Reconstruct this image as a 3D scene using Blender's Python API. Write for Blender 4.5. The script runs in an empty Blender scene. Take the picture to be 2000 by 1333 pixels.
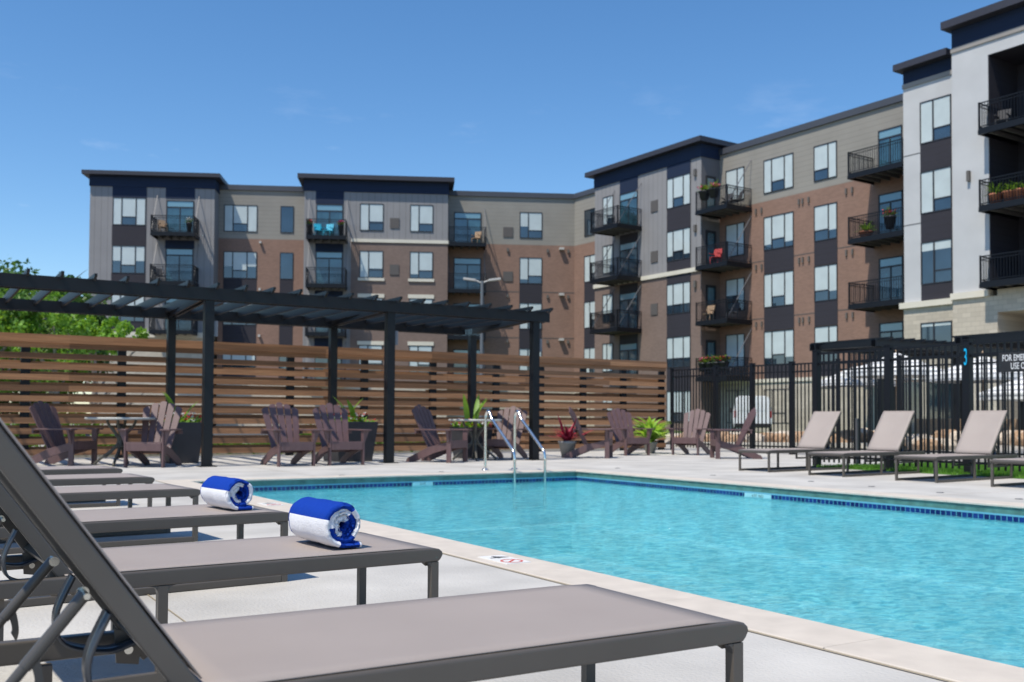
import bpy, math, random
import numpy as np
from mathutils import Matrix, Vector
rnd = random.Random(7)
# ------------------------------------------------------------------ camera
F = 1944.; H = .75; PITCH = math.radians(1.7); ROLL = .005; YAW = math.atan(1190/1944.)
CX = 1000.; CY = 820-F*math.tan(PITCH)
fw = np.array([math.sin(YAW)*math.cos(PITCH), math.cos(YAW)*math.cos(PITCH), math.sin(PITCH)])
_r0 = np.array([math.cos(YAW), -math.sin(YAW), 0]); _u0 = np.cross(_r0, fw)
RV = _r0*math.cos(ROLL)+_u0*math.sin(ROLL); UV = _u0*math.cos(ROLL)-_r0*math.sin(ROLL)
CP = np.array([0, 0, H])
sc = bpy.context.scene
col = sc.collection
cam_d = bpy.data.cameras.new('camera'); cam = bpy.data.objects.new('camera', cam_d); col.objects.link(cam)
cam.matrix_world = Matrix(((RV[0], UV[0], -fw[0], 0), (RV[1], UV[1], -fw[1], 0), (RV[2], UV[2], -fw[2], H), (0, 0, 0, 1)))
cam_d.lens = 35.*F/1944.; cam_d.sensor_width = 36.; cam_d.sensor_fit = 'HORIZONTAL'
cam_d.shift_y = (CY-666.5)/2000.
cam_d.clip_start = .05; cam_d.clip_end = 3000
cam_d.dof.use_dof = True; cam_d.dof.focus_distance = 3.15; cam_d.dof.aperture_fstop = 5.6
sc.camera = cam
# ------------------------------------------------------------------ world and sun
SUN_EL = math.radians(62); LX, LY = .96, .28            # horizontal travel of the light
w = bpy.data.worlds.new('World'); sc.world = w; w.use_nodes = True
nt = w.node_tree; nt.nodes.clear()
out = nt.nodes.new('ShaderNodeOutputWorld'); bg = nt.nodes.new('ShaderNodeBackground')
sky = nt.nodes.new('ShaderNodeTexSky'); sky.sky_type = 'NISHITA'; sky.sun_disc = False
sky.sun_elevation = SUN_EL
sky.sun_rotation = math.atan2(-LX, -LY)
sky.altitude = 300; sky.air_density = 1.0; sky.dust_density = .25; sky.ozone_density = 3.0
bg.inputs['Strength'].default_value = .145
# thin clouds, part of the sky itself
tc = nt.nodes.new('ShaderNodeTexCoord'); mp = nt.nodes.new('ShaderNodeMapping'); mp.inputs['Scale'].default_value = (3, 3, 11)
no = nt.nodes.new('ShaderNodeTexNoise'); no.inputs['Scale'].default_value = 2.1; no.inputs['Detail'].default_value = 7; no.inputs['Roughness'].default_value = .62
cr = nt.nodes.new('ShaderNodeMapRange'); cr.inputs['From Min'].default_value = .60; cr.inputs['From Max'].default_value = .80
cr.inputs['To Max'].default_value = .5
sx = nt.nodes.new('ShaderNodeSeparateXYZ'); zr = nt.nodes.new('ShaderNodeMapRange')
zr.inputs['From Min'].default_value = .34; zr.inputs['From Max'].default_value = .16
mu = nt.nodes.new('ShaderNodeMath'); mu.operation = 'MULTIPLY'
mx = nt.nodes.new('ShaderNodeMixRGB'); mx.inputs['Color2'].default_value = (5.2, 5.9, 7.2, 1)
L = nt.links.new
L(tc.outputs['Generated'], mp.inputs['Vector']); L(mp.outputs[0], no.inputs['Vector']); L(no.outputs['Fac'], cr.inputs['Value'])
L(tc.outputs['Generated'], sx.inputs[0]); L(sx.outputs['Z'], zr.inputs['Value'])
L(cr.outputs[0], mu.inputs[0]); L(zr.outputs[0], mu.inputs[1]); L(mu.outputs[0], mx.inputs['Fac'])
hs = nt.nodes.new('ShaderNodeHueSaturation'); hs.inputs['Saturation'].default_value = 1.22
L(sky.outputs[0], hs.inputs['Color']); L(hs.outputs[0], mx.inputs['Color1']); L(mx.outputs[0], bg.inputs['Color']); L(bg.outputs[0], out.inputs['Surface'])
sun_d = bpy.data.lights.new('sun', 'SUN'); sun_d.energy = 4.3; sun_d.angle = math.radians(.53); sun_d.color = (1, .925, .80)
sun = bpy.data.objects.new('sun', sun_d); col.objects.link(sun)
tv = Vector((LX*math.cos(SUN_EL), LY*math.cos(SUN_EL), -math.sin(SUN_EL)))
sun.rotation_euler = tv.to_track_quat('-Z', 'Y').to_euler()
sc.view_settings.view_transform = 'Standard'; sc.view_settings.look = 'None'; sc.view_settings.gamma = 1
sc.view_settings.exposure = 0.18
sc.render.engine = 'CYCLES'
sc.cycles.use_denoising = True
sc.cycles.max_bounces = 8; sc.cycles.transparent_max_bounces = 16
sc.cycles.sample_clamp_indirect = 6

# ------------------------------------------------------------------ pixel helpers (photo is 2000 x 1333)
def ray(x, y): return fw+RV*((x-CX)/F)-UV*((y-CY)/F)
def gz(x, y, z=0.):
    d = ray(x, y); return CP+d*((z-H)/d[2])
def gdep(x, y, dep): return CP+ray(x, y)*dep
# ------------------------------------------------------------------ materials
def mat(name, color, rough=.6, metal=0., var=0., vscale=6., bump=0., bscale=60., spec=.5, coat=0., stretch=None, detail=4, var2=None):
    m = bpy.data.materials.new(name); m.use_nodes = True
    n = m.node_tree.nodes; l = m.node_tree.links; b = n['Principled BSDF']
    b.inputs['Base Color'].default_value = (*color, 1); b.inputs['Roughness'].default_value = rough
    b.inputs['Metallic'].default_value = metal; b.inputs['Specular IOR Level'].default_value = spec
    b.inputs['Coat Weight'].default_value = coat
    if var or bump:
        t = n.new('ShaderNodeTexCoord'); mp = n.new('ShaderNodeMapping'); l.new(t.outputs['Object'], mp.inputs['Vector'])
        if stretch: mp.inputs['Scale'].default_value = stretch
    if var:
        no = n.new('ShaderNodeTexNoise'); no.inputs['Scale'].default_value = vscale; no.inputs['Detail'].default_value = detail
        l.new(mp.outputs[0], no.inputs['Vector'])
        r = n.new('ShaderNodeMapRange'); r.inputs['From Min'].default_value = .3; r.inputs['From Max'].default_value = .7
        r.inputs['To Min'].default_value = 1-var; r.inputs['To Max'].default_value = 1+var
        l.new(no.outputs['Fac'], r.inputs['Value'])
        mm = n.new('ShaderNodeVectorMath'); mm.operation = 'SCALE'; mm.inputs[0].default_value = color
        l.new(r.outputs[0], mm.inputs['Scale']); l.new(mm.outputs[0], b.inputs['Base Color'])
    if bump:
        nb = n.new('ShaderNodeTexNoise'); nb.inputs['Scale'].default_value = bscale; nb.inputs['Detail'].default_value = 3
        l.new(mp.outputs[0], nb.inputs['Vector'])
        bp = n.new('ShaderNodeBump'); bp.inputs['Strength'].default_value = bump; bp.inputs['Distance'].default_value = .01
        l.new(nb.outputs['Fac'], bp.inputs['Height']); l.new(bp.outputs[0], b.inputs['Normal'])
    return m
def lin(r, g, b):
    f = lambda c: (c/255/12.92 if c/255 <= .04045 else ((c/255+.055)/1.055)**2.4)
    return (f(r), f(g), f(b))
# ------------------------------------------------------------------ mesh builder
class MB:
    def __init__(s): s.v = []; s.f = []; s.mi = []; s.sm = []
    def add(s, vs, fs, mi=0, sm=False):
        o = len(s.v); s.v += [tuple(float(c) for c in p) for p in vs]
        for f in fs: s.f.append(tuple(i+o for i in f)); s.mi.append(mi); s.sm.append(sm)
    def hexa(s, p, mi=0):   # p: 4 bottom ccw, 4 top ccw
        s.add(p, [(3, 2, 1, 0), (4, 5, 6, 7), (0, 1, 5, 4), (1, 2, 6, 5), (2, 3, 7, 6), (3, 0, 4, 7)], mi)
    def box(s, x0, x1, y0, y1, z0, z1, mi=0):
        if x0 > x1: x0, x1 = x1, x0
        if y0 > y1: y0, y1 = y1, y0
        if z0 > z1: z0, z1 = z1, z0
        s.hexa([(x0, y0, z0), (x1, y0, z0), (x1, y1, z0), (x0, y1, z0), (x0, y0, z1), (x1, y0, z1), (x1, y1, z1), (x0, y1, z1)], mi)
    def bar(s, a, b, wd, ht, up=(0, 0, 1), mi=0):   # rectangular bar from a to b; wd across, ht along up
        a = Vector(a); b = Vector(b); d = (b-a).normalized(); u = Vector(up)
        r = d.cross(u).normalized(); u = r.cross(d).normalized()
        r *= wd/2; u *= ht/2
        s.hexa([a-r-u, a+r-u, b+r-u, b-r-u, a-r+u, a+r+u, b+r+u, b-r+u], mi)
    def tube(s, pts, rad, n=10, mi=0, cap=True):
        pts = [Vector(p) for p in pts]; rings = []; prev = None
        for i, p in enumerate(pts):
            d = (pts[min(i+1, len(pts)-1)]-pts[max(i-1, 0)]).normalized()
            if prev is None:
                u = Vector((0, 0, 1)) if abs(d.z) < .9 else Vector((1, 0, 0)); prev = d.cross(u).normalized()
            prev = (prev-d*prev.dot(d)).normalized(); q = d.cross(prev)
            rr = rad[i] if isinstance(rad, (list, tuple)) else rad
            rings.append([p+prev*(rr*math.cos(6.28318*k/n))+q*(rr*math.sin(6.28318*k/n)) for k in range(n)])
        vs = [v for r in rings for v in r]; fs = []
        for i in range(len(pts)-1):
            for k in range(n): fs.append((i*n+k, i*n+(k+1) % n, (i+1)*n+(k+1) % n, (i+1)*n+k))
        s.add(vs, fs, mi, True)
        if cap: s.add(rings[0], [tuple(range(n))[::-1]], mi); s.add(rings[-1], [tuple(range(n))], mi)
    def prism(s, poly, a, b, axis='y', mi=0):   # 2-D polygon extruded along an axis
        def P(u, v, t): return {'y': (u, t, v), 'x': (t, u, v), 'z': (u, v, t)}[axis]
        n = len(poly); vs = [P(u, v, a) for u, v in poly]+[P(u, v, b) for u, v in poly]
        fs = [tuple(range(n))[::-1], tuple(range(n, 2*n))]+[(i, (i+1) % n, n+(i+1) % n, n+i) for i in range(n)]
        s.add(vs, fs, mi)
    def lathe(s, prof, n=20, c=(0, 0, 0), mi=0):
        vs = [(c[0]+r*math.cos(6.28318*k/n), c[1]+r*math.sin(6.28318*k/n), c[2]+z) for r, z in prof for k in range(n)]
        fs = [(i*n+k, i*n+(k+1) % n, (i+1)*n+(k+1) % n, (i+1)*n+k) for i in range(len(prof)-1) for k in range(n)]
        s.add(vs, fs, mi, True)
    def build(s, name, mats, parent=None, bevel=0, world=False, recalc=True):
        me = bpy.data.meshes.new(name)
        vs = s.v
        if world and parent is not None:
            o = parent.location; vs = [(x-o.x, y-o.y, z-o.z) for x, y, z in vs]
        me.from_pydata(vs, [], s.f)
        for m in (mats if isinstance(mats, (list, tuple)) else [mats]): me.materials.append(m)
        for p, i, t in zip(me.polygons, s.mi, s.sm): p.material_index = i; p.use_smooth = t
        me.update()
        if recalc:
            import bmesh
            bm = bmesh.new(); bm.from_mesh(me); bmesh.ops.recalc_face_normals(bm, faces=bm.faces); bm.to_mesh(me); bm.free()
        ob = bpy.data.objects.new(name, me); col.objects.link(ob)
        if parent is not None: ob.parent = parent
        if bevel:
            b = ob.modifiers.new('bevel', 'BEVEL'); b.width = bevel; b.segments = 3; b.limit_method = 'ANGLE'; b.angle_limit = math.radians(35)
            wn = ob.modifiers.new('wn', 'WEIGHTED_NORMAL'); wn.keep_sharp = False
            for p in me.polygons: p.use_smooth = True
        return ob
def tag(o, label=None, cat=None, group=None, kind=None):
    if label: o['label'] = label
    if cat: o['category'] = cat
    if group: o['group'] = group
    if kind: o['kind'] = kind
    return o
def empty(name, loc, rz=0., label=None, cat=None, group=None):
    o = bpy.data.objects.new(name, None); col.objects.link(o); o.location = loc; o.rotation_euler = (0, 0, rz); o.empty_display_size = .1
    return tag(o, label, cat, group)
def kids(o): return [c for c in col.objects if c.parent == o]
def copy_tree(o, parent=None):
    c = o.copy(); col.objects.link(c)
    if parent is not None: c.parent = parent
    for ch in kids(o): copy_tree(ch, c)
    return c
def struct(mb, name, m, **k): return tag(mb.build(name, m, **k), kind='structure')

# ------------------------------------------------------------------ palette
M = {}
M['concrete'] = mat('deck_concrete', (.48, .462, .43), .85, var=.17, vscale=1.5, bump=.5, bscale=70, detail=12)
M['concrete2'] = mat('walk_concrete', (.36, .34, .31), .9, var=.1, vscale=2)
M['coping'] = mat('coping_stone', (.56, .50, .43), .75, var=.08, vscale=7, bump=.15, bscale=140, detail=6)
M['joint'] = mat('joint_sealant', (.34, .28, .19), .9)
M['asphalt'] = mat('asphalt', (.07, .07, .07), .95, var=.2, vscale=3)
M['grass'] = mat('lawn', (.06, .10, .025), .9, var=.35, vscale=9, bump=1, bscale=60)
M['ltaupe'] = mat('taupe_powder_coat', (.088, .077, .066), .36, var=.05, vscale=8, spec=.5)
M['lrod'] = mat('taupe_rod', (.075, .068, .06), .3)
M['lband'] = mat('dark_band', (.03, .035, .045), .3, spec=.8)
M['bolt'] = mat('bolt_metal', (.6, .58, .52), .25, metal=1)
M['wood'] = None
M['black'] = mat('black_metal', (.006, .007, .010), .45, spec=.3)
M['blackp'] = mat('black_pergola', (.0045, .0055, .0075), .45, spec=.36, var=.2, vscale=2)
M['plum'] = mat('plum_lumber', (.125, .073, .074), .5, var=.12, vscale=14, stretch=(1, 1, .3), bump=.1, bscale=80)
M['planter'] = mat('planter_charcoal', (.035, .035, .042), .55, var=.15, vscale=4)
M['pot'] = mat('grey_pot', (.3, .3, .29), .8, var=.12, vscale=12)
M['steel'] = mat('polished_steel', (.72, .72, .70), .16, metal=1)
M['tstone'] = mat('table_top_stone', (.5, .49, .45), .45, var=.08, vscale=20)
M['tmetal'] = mat('table_metal', (.09, .085, .07), .4)
M['white'] = mat('white_paint', (.8, .8, .8), .4)
M['boxgrey'] = mat('grey_box', (.12, .13, .15), .5)

def leafmat(name, color, var=.3):
    m = mat(name, color, .5, var=var, vscale=3.5)
    n = m.node_tree.nodes; b = n['Principled BSDF']
    tr = n.new('ShaderNodeBsdfTranslucent'); tr.inputs['Color'].default_value = (color[0]*2.2, color[1]*1.9, color[2]*1.1, 1)
    mixs = n.new('ShaderNodeMixShader'); mixs.inputs['Fac'].default_value = .35
    m.node_tree.links.new(b.outputs[0], mixs.inputs[1]); m.node_tree.links.new(tr.outputs[0], mixs.inputs[2])
    m.node_tree.links.new(mixs.outputs[0], n['Material Output'].inputs['Surface'])
    return m
M['leafdark'] = leafmat('foliage_dark', (.065, .145, .028)); M['leafmid'] = leafmat('foliage_mid', (.10, .20, .03))
M['leafbright'] = leafmat('foliage_bright', (.15, .30, .035)); M['hosta'] = leafmat('hosta_leaf', (.25, .42, .07), .35)
M['cordy'] = leafmat('cordyline_leaf', (.35, .03, .07)); M['fred'] = mat('red_flower', (.6, .03, .03), .6)
M['fwhite'] = mat('white_flower', (.8, .8, .78), .6); M['fpink'] = mat('pink_flower', (.7, .1, .25), .6)
M['bark'] = mat('pale_bark', (.28, .24, .2), .9, var=.3, vscale=12); M['barkdark'] = mat('dark_bark', (.07, .055, .045), .9)

def sling_mat():
    m = mat('taupe_sling', (.34, .292, .268), .62, spec=.35)
    n = m.node_tree.nodes; l = m.node_tree.links; b = n['Principled BSDF']
    t = n.new('ShaderNodeTexCoord')
    w1 = n.new('ShaderNodeTexWave'); w1.bands_direction = 'X'; w1.inputs['Scale'].default_value = 260
    w2 = n.new('ShaderNodeTexWave'); w2.bands_direction = 'Y'; w2.inputs['Scale'].default_value = 260
    l.new(t.outputs['Object'], w1.inputs['Vector']); l.new(t.outputs['Object'], w2.inputs['Vector'])
    a = n.new('ShaderNodeMath'); a.operation = 'MAXIMUM'; l.new(w1.outputs['Fac'], a.inputs[0]); l.new(w2.outputs['Fac'], a.inputs[1])
    no = n.new('ShaderNodeTexNoise'); no.inputs['Scale'].default_value = 3.5; no.inputs['Detail'].default_value = 6; l.new(t.outputs['Object'], no.inputs['Vector'])
    r = n.new('ShaderNodeMapRange'); r.inputs['To Min'].default_value = .9; r.inputs['To Max'].default_value = 1.09; l.new(no.outputs['Fac'], r.inputs['Value'])
    v = n.new('ShaderNodeVectorMath'); v.operation = 'SCALE'; v.inputs[0].default_value = (.34, .292, .266)
    l.new(r.outputs[0], v.inputs['Scale']); l.new(v.outputs[0], b.inputs['Base Color'])
    bp = n.new('ShaderNodeBump'); bp.inputs['Strength'].default_value = .35; bp.inputs['Distance'].default_value = .0006
    l.new(a.outputs[0], bp.inputs['Height']); l.new(bp.outputs[0], b.inputs['Normal'])
    return m
M['sling'] = sling_mat()
def wood_mat():
    m = mat('cedar', (.27, .14, .085), .7)
    n = m.node_tree.nodes; l = m.node_tree.links; b = n['Principled BSDF']
    t = n.new('ShaderNodeTexCoord'); mp = n.new('ShaderNodeMapping'); mp.inputs['Scale'].default_value = (.55, 1, 14)
    l.new(t.outputs['Object'], mp.inputs['Vector'])
    no = n.new('ShaderNodeTexNoise'); no.inputs['Scale'].default_value = 2.4; no.inputs['Detail'].default_value = 6; l.new(mp.outputs[0], no.inputs['Vector'])
    sep = n.new('ShaderNodeSeparateXYZ'); l.new(t.outputs['Object'], sep.inputs[0])
    # per-board tone: floor(x / 2.4), floor(z / .095)
    fx = n.new('ShaderNodeMath'); fx.operation = 'MULTIPLY'; fx.inputs[1].default_value = 1/2.44; l.new(sep.outputs['X'], fx.inputs[0])
    fz = n.new('ShaderNodeMath'); fz.operation = 'MULTIPLY'; fz.inputs[1].default_value = 1/.095; l.new(sep.outputs['Z'], fz.inputs[0])
    f1 = n.new('ShaderNodeMath'); f1.operation = 'FLOOR'; f2 = n.new('ShaderNodeMath'); f2.operation = 'FLOOR'
    l.new(fx.outputs[0], f1.inputs[0]); l.new(fz.outputs[0], f2.inputs[0])
    cb = n.new('ShaderNodeCombineXYZ'); l.new(f1.outputs[0], cb.inputs[0]); l.new(f2.outputs[0], cb.inputs[1])
    wn = n.new('ShaderNodeTexWhiteNoise'); l.new(cb.outputs[0], wn.inputs['Vector'])
    r1 = n.new('ShaderNodeMapRange'); r1.inputs['To Min'].default_value = .55; r1.inputs['To Max'].default_value = 1.3; l.new(wn.outputs['Value'], r1.inputs['Value'])
    r2 = n.new('ShaderNodeMapRange'); r2.inputs['From Min'].default_value = .3; r2.inputs['From Max'].default_value = .7; r2.inputs['To Min'].default_value = .75; r2.inputs['To Max'].default_value = 1.22; l.new(no.outputs['Fac'], r2.inputs['Value'])
    mm = n.new('ShaderNodeMath'); mm.operation = 'MULTIPLY'; l.new(r1.outputs[0], mm.inputs[0]); l.new(r2.outputs[0], mm.inputs[1])
    v = n.new('ShaderNodeVectorMath'); v.operation = 'SCALE'; v.inputs[0].default_value = (.35, .175, .085)
    l.new(mm.outputs[0], v.inputs['Scale']); l.new(v.outputs[0], b.inputs['Base Color'])
    return m
M['wood'] = wood_mat()

# facade materials -------------------------------------------------------------
def facade(name, color, kind, D, rough=.8, pitch=.2, depth=.02, dark=.72):
    """kind h = lap siding, v = board and batten, b = brick, s = stone block, p = plain panels"""
    m = mat(name, color, rough); n = m.node_tree.nodes; l = m.node_tree.links; b = n['Principled BSDF']
    t = n.new('ShaderNodeTexCoord')
    g = n.new('ShaderNodeNewGeometry')
    dt = n.new('ShaderNodeVectorMath'); dt.operation = 'DOT_PRODUCT'; dt.inputs[1].default_value = (D[0], D[1], 0)
    l.new(g.outputs['Position'], dt.inputs[0])
    sp = n.new('ShaderNodeSeparateXYZ'); l.new(g.outputs['Position'], sp.inputs[0])
    cv = n.new('ShaderNodeCombineXYZ'); l.new(dt.outputs['Value'], cv.inputs[0]); l.new(sp.outputs['Z'], cv.inputs[1])
    no = n.new('ShaderNodeTexNoise'); no.inputs['Scale'].default_value = .8; no.inputs['Detail'].default_value = 8; l.new(cv.outputs[0], no.inputs['Vector'])
    r = n.new('ShaderNodeMapRange'); r.inputs['To Min'].default_value = .86; r.inputs['To Max'].default_value = 1.14; l.new(no.outputs['Fac'], r.inputs['Value'])
    def frac(sock, p):
        a = n.new('ShaderNodeMath'); a.operation = 'MULTIPLY'; a.inputs[1].default_value = 1/p; l.new(sock, a.inputs[0])
        f = n.new('ShaderNodeMath'); f.operation = 'FRACT'; l.new(a.outputs[0], f.inputs[0]); return f.outputs[0]
    fac = r.outputs[0]; height = None
    if kind in 'hv':
        fr = frac(sp.outputs['Z'] if kind == 'h' else dt.outputs['Value'], pitch)
        lt = n.new('ShaderNodeMapRange')
        if kind == 'h': lt.inputs['From Min'].default_value = .9; lt.inputs['From Max'].default_value = .99; lt.inputs['To Min'].default_value = 1; lt.inputs['To Max'].default_value = dark
        else: lt.inputs['From Min'].default_value = .0; lt.inputs['From Max'].default_value = .12; lt.inputs['To Min'].default_value = dark; lt.inputs['To Max'].default_value = 1
        l.new(fr, lt.inputs['Value'])
        mm = n.new('ShaderNodeMath'); mm.operation = 'MULTIPLY'; l.new(fac, mm.inputs[0]); l.new(lt.outputs[0], mm.inputs[1]); fac = mm.outputs[0]
        height = fr if kind == 'h' else lt.outputs[0]
    if kind in 'bs':
        bt = n.new('ShaderNodeTexBrick'); l.new(cv.outputs[0], bt.inputs['Vector'])
        bt.inputs['Scale'].default_value = 1; bt.inputs['Brick Width'].default_value = .4 if kind == 's' else .22; bt.inputs['Row Height'].default_value = .2 if kind == 's' else .075
        bt.inputs['Mortar Size'].default_value = .012 if kind == 's' else .01
        c = color; bt.inputs['Color1'].default_value = (c[0]*1.08, c[1]*1.08, c[2]*1.08, 1); bt.inputs['Color2'].default_value = (c[0]*.88, c[1]*.88, c[2]*.88, 1)
        k = .8 if kind == 's' else 1.1; bt.inputs['Mortar'].default_value = (c[0]*k, c[1]*k, c[2]*k, 1)
        sc_ = n.new('ShaderNodeVectorMath'); sc_.operation = 'SCALE'; l.new(bt.outputs['Color'], sc_.inputs[0]); l.new(fac, sc_.inputs['Scale'])
        l.new(sc_.outputs[0], b.inputs['Base Color']); height = None
    else:
        sc_ = n.new('ShaderNodeVectorMath'); sc_.operation = 'SCALE'; sc_.inputs[0].default_value = color; l.new(fac, sc_.inputs['Scale']); l.new(sc_.outputs[0], b.inputs['Base Color'])
    if height is not None:
        bp = n.new('ShaderNodeBump'); bp.inputs['Strength'].default_value = .6; bp.inputs['Distance'].default_value = depth; l.new(height, bp.inputs['Height']); l.new(bp.outputs[0], b.inputs['Normal'])
    return m
# ================================================================== SETTING
X0P, X1P, Y1P, Y0P = 2.90, 8.50, 12.05, -4.0        # pool opening (water side of the coping)
WATER_Z = -.138
M['dirt'] = mat('dry_ground', (.16, .13, .085), .95, var=.3, vscale=.5)
g = MB()   # big ground with a hole where the pool is
def ground_ring(mb, z, outer, inner):
    (a, b, c, d), (e, f, h, i) = outer, inner   # x0,x1,y0,y1
    mb.add([(a, c, z), (b, c, z), (b, d, z), (a, d, z), (e, h, z), (f, h, z), (f, i, z), (e, i, z)],
           [(0, 1, 5, 4), (1, 2, 6, 5), (2, 3, 7, 6), (3, 0, 4, 7)])
ground_ring(g, -.03, (-900, 900, -900, 900), (X0P-.25, X1P+.25, Y0P-.25, Y1P+.25))
M['earth'] = mat('dry_earth', (.17, .155, .13), .95, var=.25, vscale=.6)
struct(g, 'ground', M['earth'])
# concrete deck
d = MB()
CW = .31
ground_ring(d, 0, (-14, 12.62, -8, 19.95), (X0P-CW, X1P+CW, Y0P-CW, Y1P+CW))
d.add([(12.62, 11.45, 0), (17.3, 11.45, 0), (17.3, 19.95, 0), (12.62, 19.95, 0)], [(0, 1, 2, 3)])
tag(d.build('pool_deck', M['concrete'], recalc=False), kind='structure')
# deck control joints as thin dark lines (4 mm above), sealant beside the coping
j = MB()
def strip(mb, x0, x1, y0, y1, z): mb.add([(x0, y0, z), (x1, y0, z), (x1, y1, z), (x0, y1, z)], [(0, 1, 2, 3)])
for xx in (.9, -1.4): strip(j, xx-.003, xx+.003, -2, 12.2, .004)
for yy in (.95, 3.62, 7.0, 10.6): strip(j, -6, X0P-CW-.02, yy-.003, yy+.003, .004)
for yy in (13.9, 16.9): strip(j, -8, 16, yy-.004, yy+.004, .004)
for xx in (-.6, 4.6, 7.6, 10.6): strip(j, xx-.004, xx+.004, Y1P+CW+.02, 19.5, .004)
for yy in (3.2, 6.4, 9.6): strip(j, X1P+CW+.02, 12.5, yy-.004, yy+.004, .004)
strip(j, X0P-CW-.012, X0P-CW+.0, Y0P-CW, Y1P+CW, .0042)
strip(j, X1P+CW, X1P+CW+.012, Y0P-CW, Y1P+CW, .0042); strip(j, X0P-CW, X1P+CW, Y1P+CW, Y1P+CW+.012, .0042)
tag(j.build('deck_joints', M['joint'], recalc=False), kind='structure')
# coping stones: separate stones with small joints, one structure
c = MB()
def stone(x0, x1, y0, y1): c.box(x0, x1, y0, y1, -.017, .006)
yy = Y0P-.1; yy = 2.28-.61*10.17; step = .915
ys = []
y = 2.28-step*8
while y < Y1P+CW: ys.append(y); y += step
for a, b in zip(ys, ys[1:]+[Y1P+CW]):
    stone(X0P-CW+.012, X0P+.015, a+.002, min(b, Y1P+CW)-.002)
    if a < Y1P-.2: stone(X1P-.015, X1P+CW, a+.002, min(b, Y1P)-.002)
x = X0P+.02
while x < X1P+CW-.1:
    stone(x+.002, min(x+step, X1P+CW)-.002, Y1P-.015, Y1P+CW-.003); x += step
cs = c.build('pool_coping', M['coping'], bevel=.006); tag(cs, kind='structure')
# basin
M['plaster'] = mat('pool_plaster', (.42, .86, .90), .8, var=.2, vscale=3.5, detail=10)  # colour noise paints in the mottling of light refracted by ripples
b = MB(); BD = -1.15
b.add([(X0P, Y0P, BD), (X1P, Y0P, BD), (X1P, Y1P, BD), (X0P, Y1P, BD)], [(0, 1, 2, 3)])
for (xa, ya, xb, yb) in ((X0P, Y0P, X0P, Y1P), (X0P, Y1P, X1P, Y1P), (X1P, Y1P, X1P, Y0P), (X1P, Y0P, X0P, Y0P)):
    b.add([(xa, ya, BD), (xb, yb, BD), (xb, yb, -.16), (xa, ya, -.16)], [(0, 1, 2, 3)])
# entry steps along the far corner and bench
b.box(X0P, X1P, Y1P-.32, Y1P, BD, -.75)
b.box(X1P-.32, X1P, Y0P, Y1P-.33, BD, -.75)
tag(b.build('pool_basin', M['plaster'], recalc=False), kind='structure')
# glazed bands: green strip, light line, cobalt tile row
def tile_mat():
    m = mat('cobalt_tile', (.005, .02, .22), .12, spec=.6)
    n = m.node_tree.nodes; l = m.node_tree.links; bb = n['Principled BSDF']
    t = n.new('ShaderNodeNewGeometry'); s = n.new('ShaderNodeSeparateXYZ'); l.new(t.outputs['Position'], s.inputs[0])
    ad = n.new('ShaderNodeMath'); ad.operation = 'ADD'; l.new(s.outputs['X'], ad.inputs[0]); l.new(s.outputs['Y'], ad.inputs[1])
    outs = []
    a = n.new('ShaderNodeMath'); a.operation = 'MULTIPLY'; a.inputs[1].default_value = 1/.056; l.new(ad.outputs[0], a.inputs[0])
    f = n.new('ShaderNodeMath'); f.operation = 'FRACT'; l.new(a.outputs[0], f.inputs[0])
    fl = n.new('ShaderNodeMath'); fl.operation = 'FLOOR'; l.new(a.outputs[0], fl.inputs[0])
    wn = n.new('ShaderNodeTexWhiteNoise'); wn.noise_dimensions = '1D'; l.new(fl.outputs[0], wn.inputs['W'])
    rr = n.new('ShaderNodeValToRGB'); rr.color_ramp.elements[0].color = (.003, .008, .08, 1); rr.color_ramp.elements[1].color = (.006, .03, .19, 1); l.new(wn.outputs['Value'], rr.inputs[0])
    c1 = n.new('ShaderNodeMath'); c1.operation = 'LESS_THAN'; c1.inputs[1].default_value = .12; l.new(f.outputs[0], c1.inputs[0])
    mx = n.new('ShaderNodeMixRGB'); mx.inputs['Color2'].default_value = (.10, .38, .45, 1); l.new(c1.outputs[0], mx.inputs['Fac']); l.new(rr.outputs[0], mx.inputs['Color1'])
    l.new(mx.outputs[0], bb.inputs['Base Color'])
    return m
M['tile'] = tile_mat(); M['gband'] = mat('green_glazed_band', (.075, .19, .165), .4, var=.3, vscale=10)
M['lband2'] = mat('light_blue_band', (.13, .42, .55), .3)
def wallband(name, m, z0, z1, off):
    q = MB()
    for (xa, ya, xb, yb, nx, ny) in ((X0P, Y0P, X0P, Y1P, 1, 0), (X0P, Y1P, X1P, Y1P, 0, -1), (X1P, Y1P, X1P, Y0P, -1, 0)):
        q.add([(xa+nx*off, ya+ny*off, z0), (xb+nx*off, yb+ny*off, z0), (xb+nx*off, yb+ny*off, z1), (xa+nx*off, ya+ny*off, z1)], [(0, 1, 2, 3)])
    return tag(q.build(name, m, recalc=False), kind='structure')
wallband('pool_wall_band', M['gband'], -.080, -.0172, .000)
wallband('pool_wall_trim', M['lband2'], -.094, -.080, .001)
wallband('pool_wall_base', M['lband2'], -.16, -.094, .0)
wallband('waterline_tile', M['tile'], -.15, -.096, .003)
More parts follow.
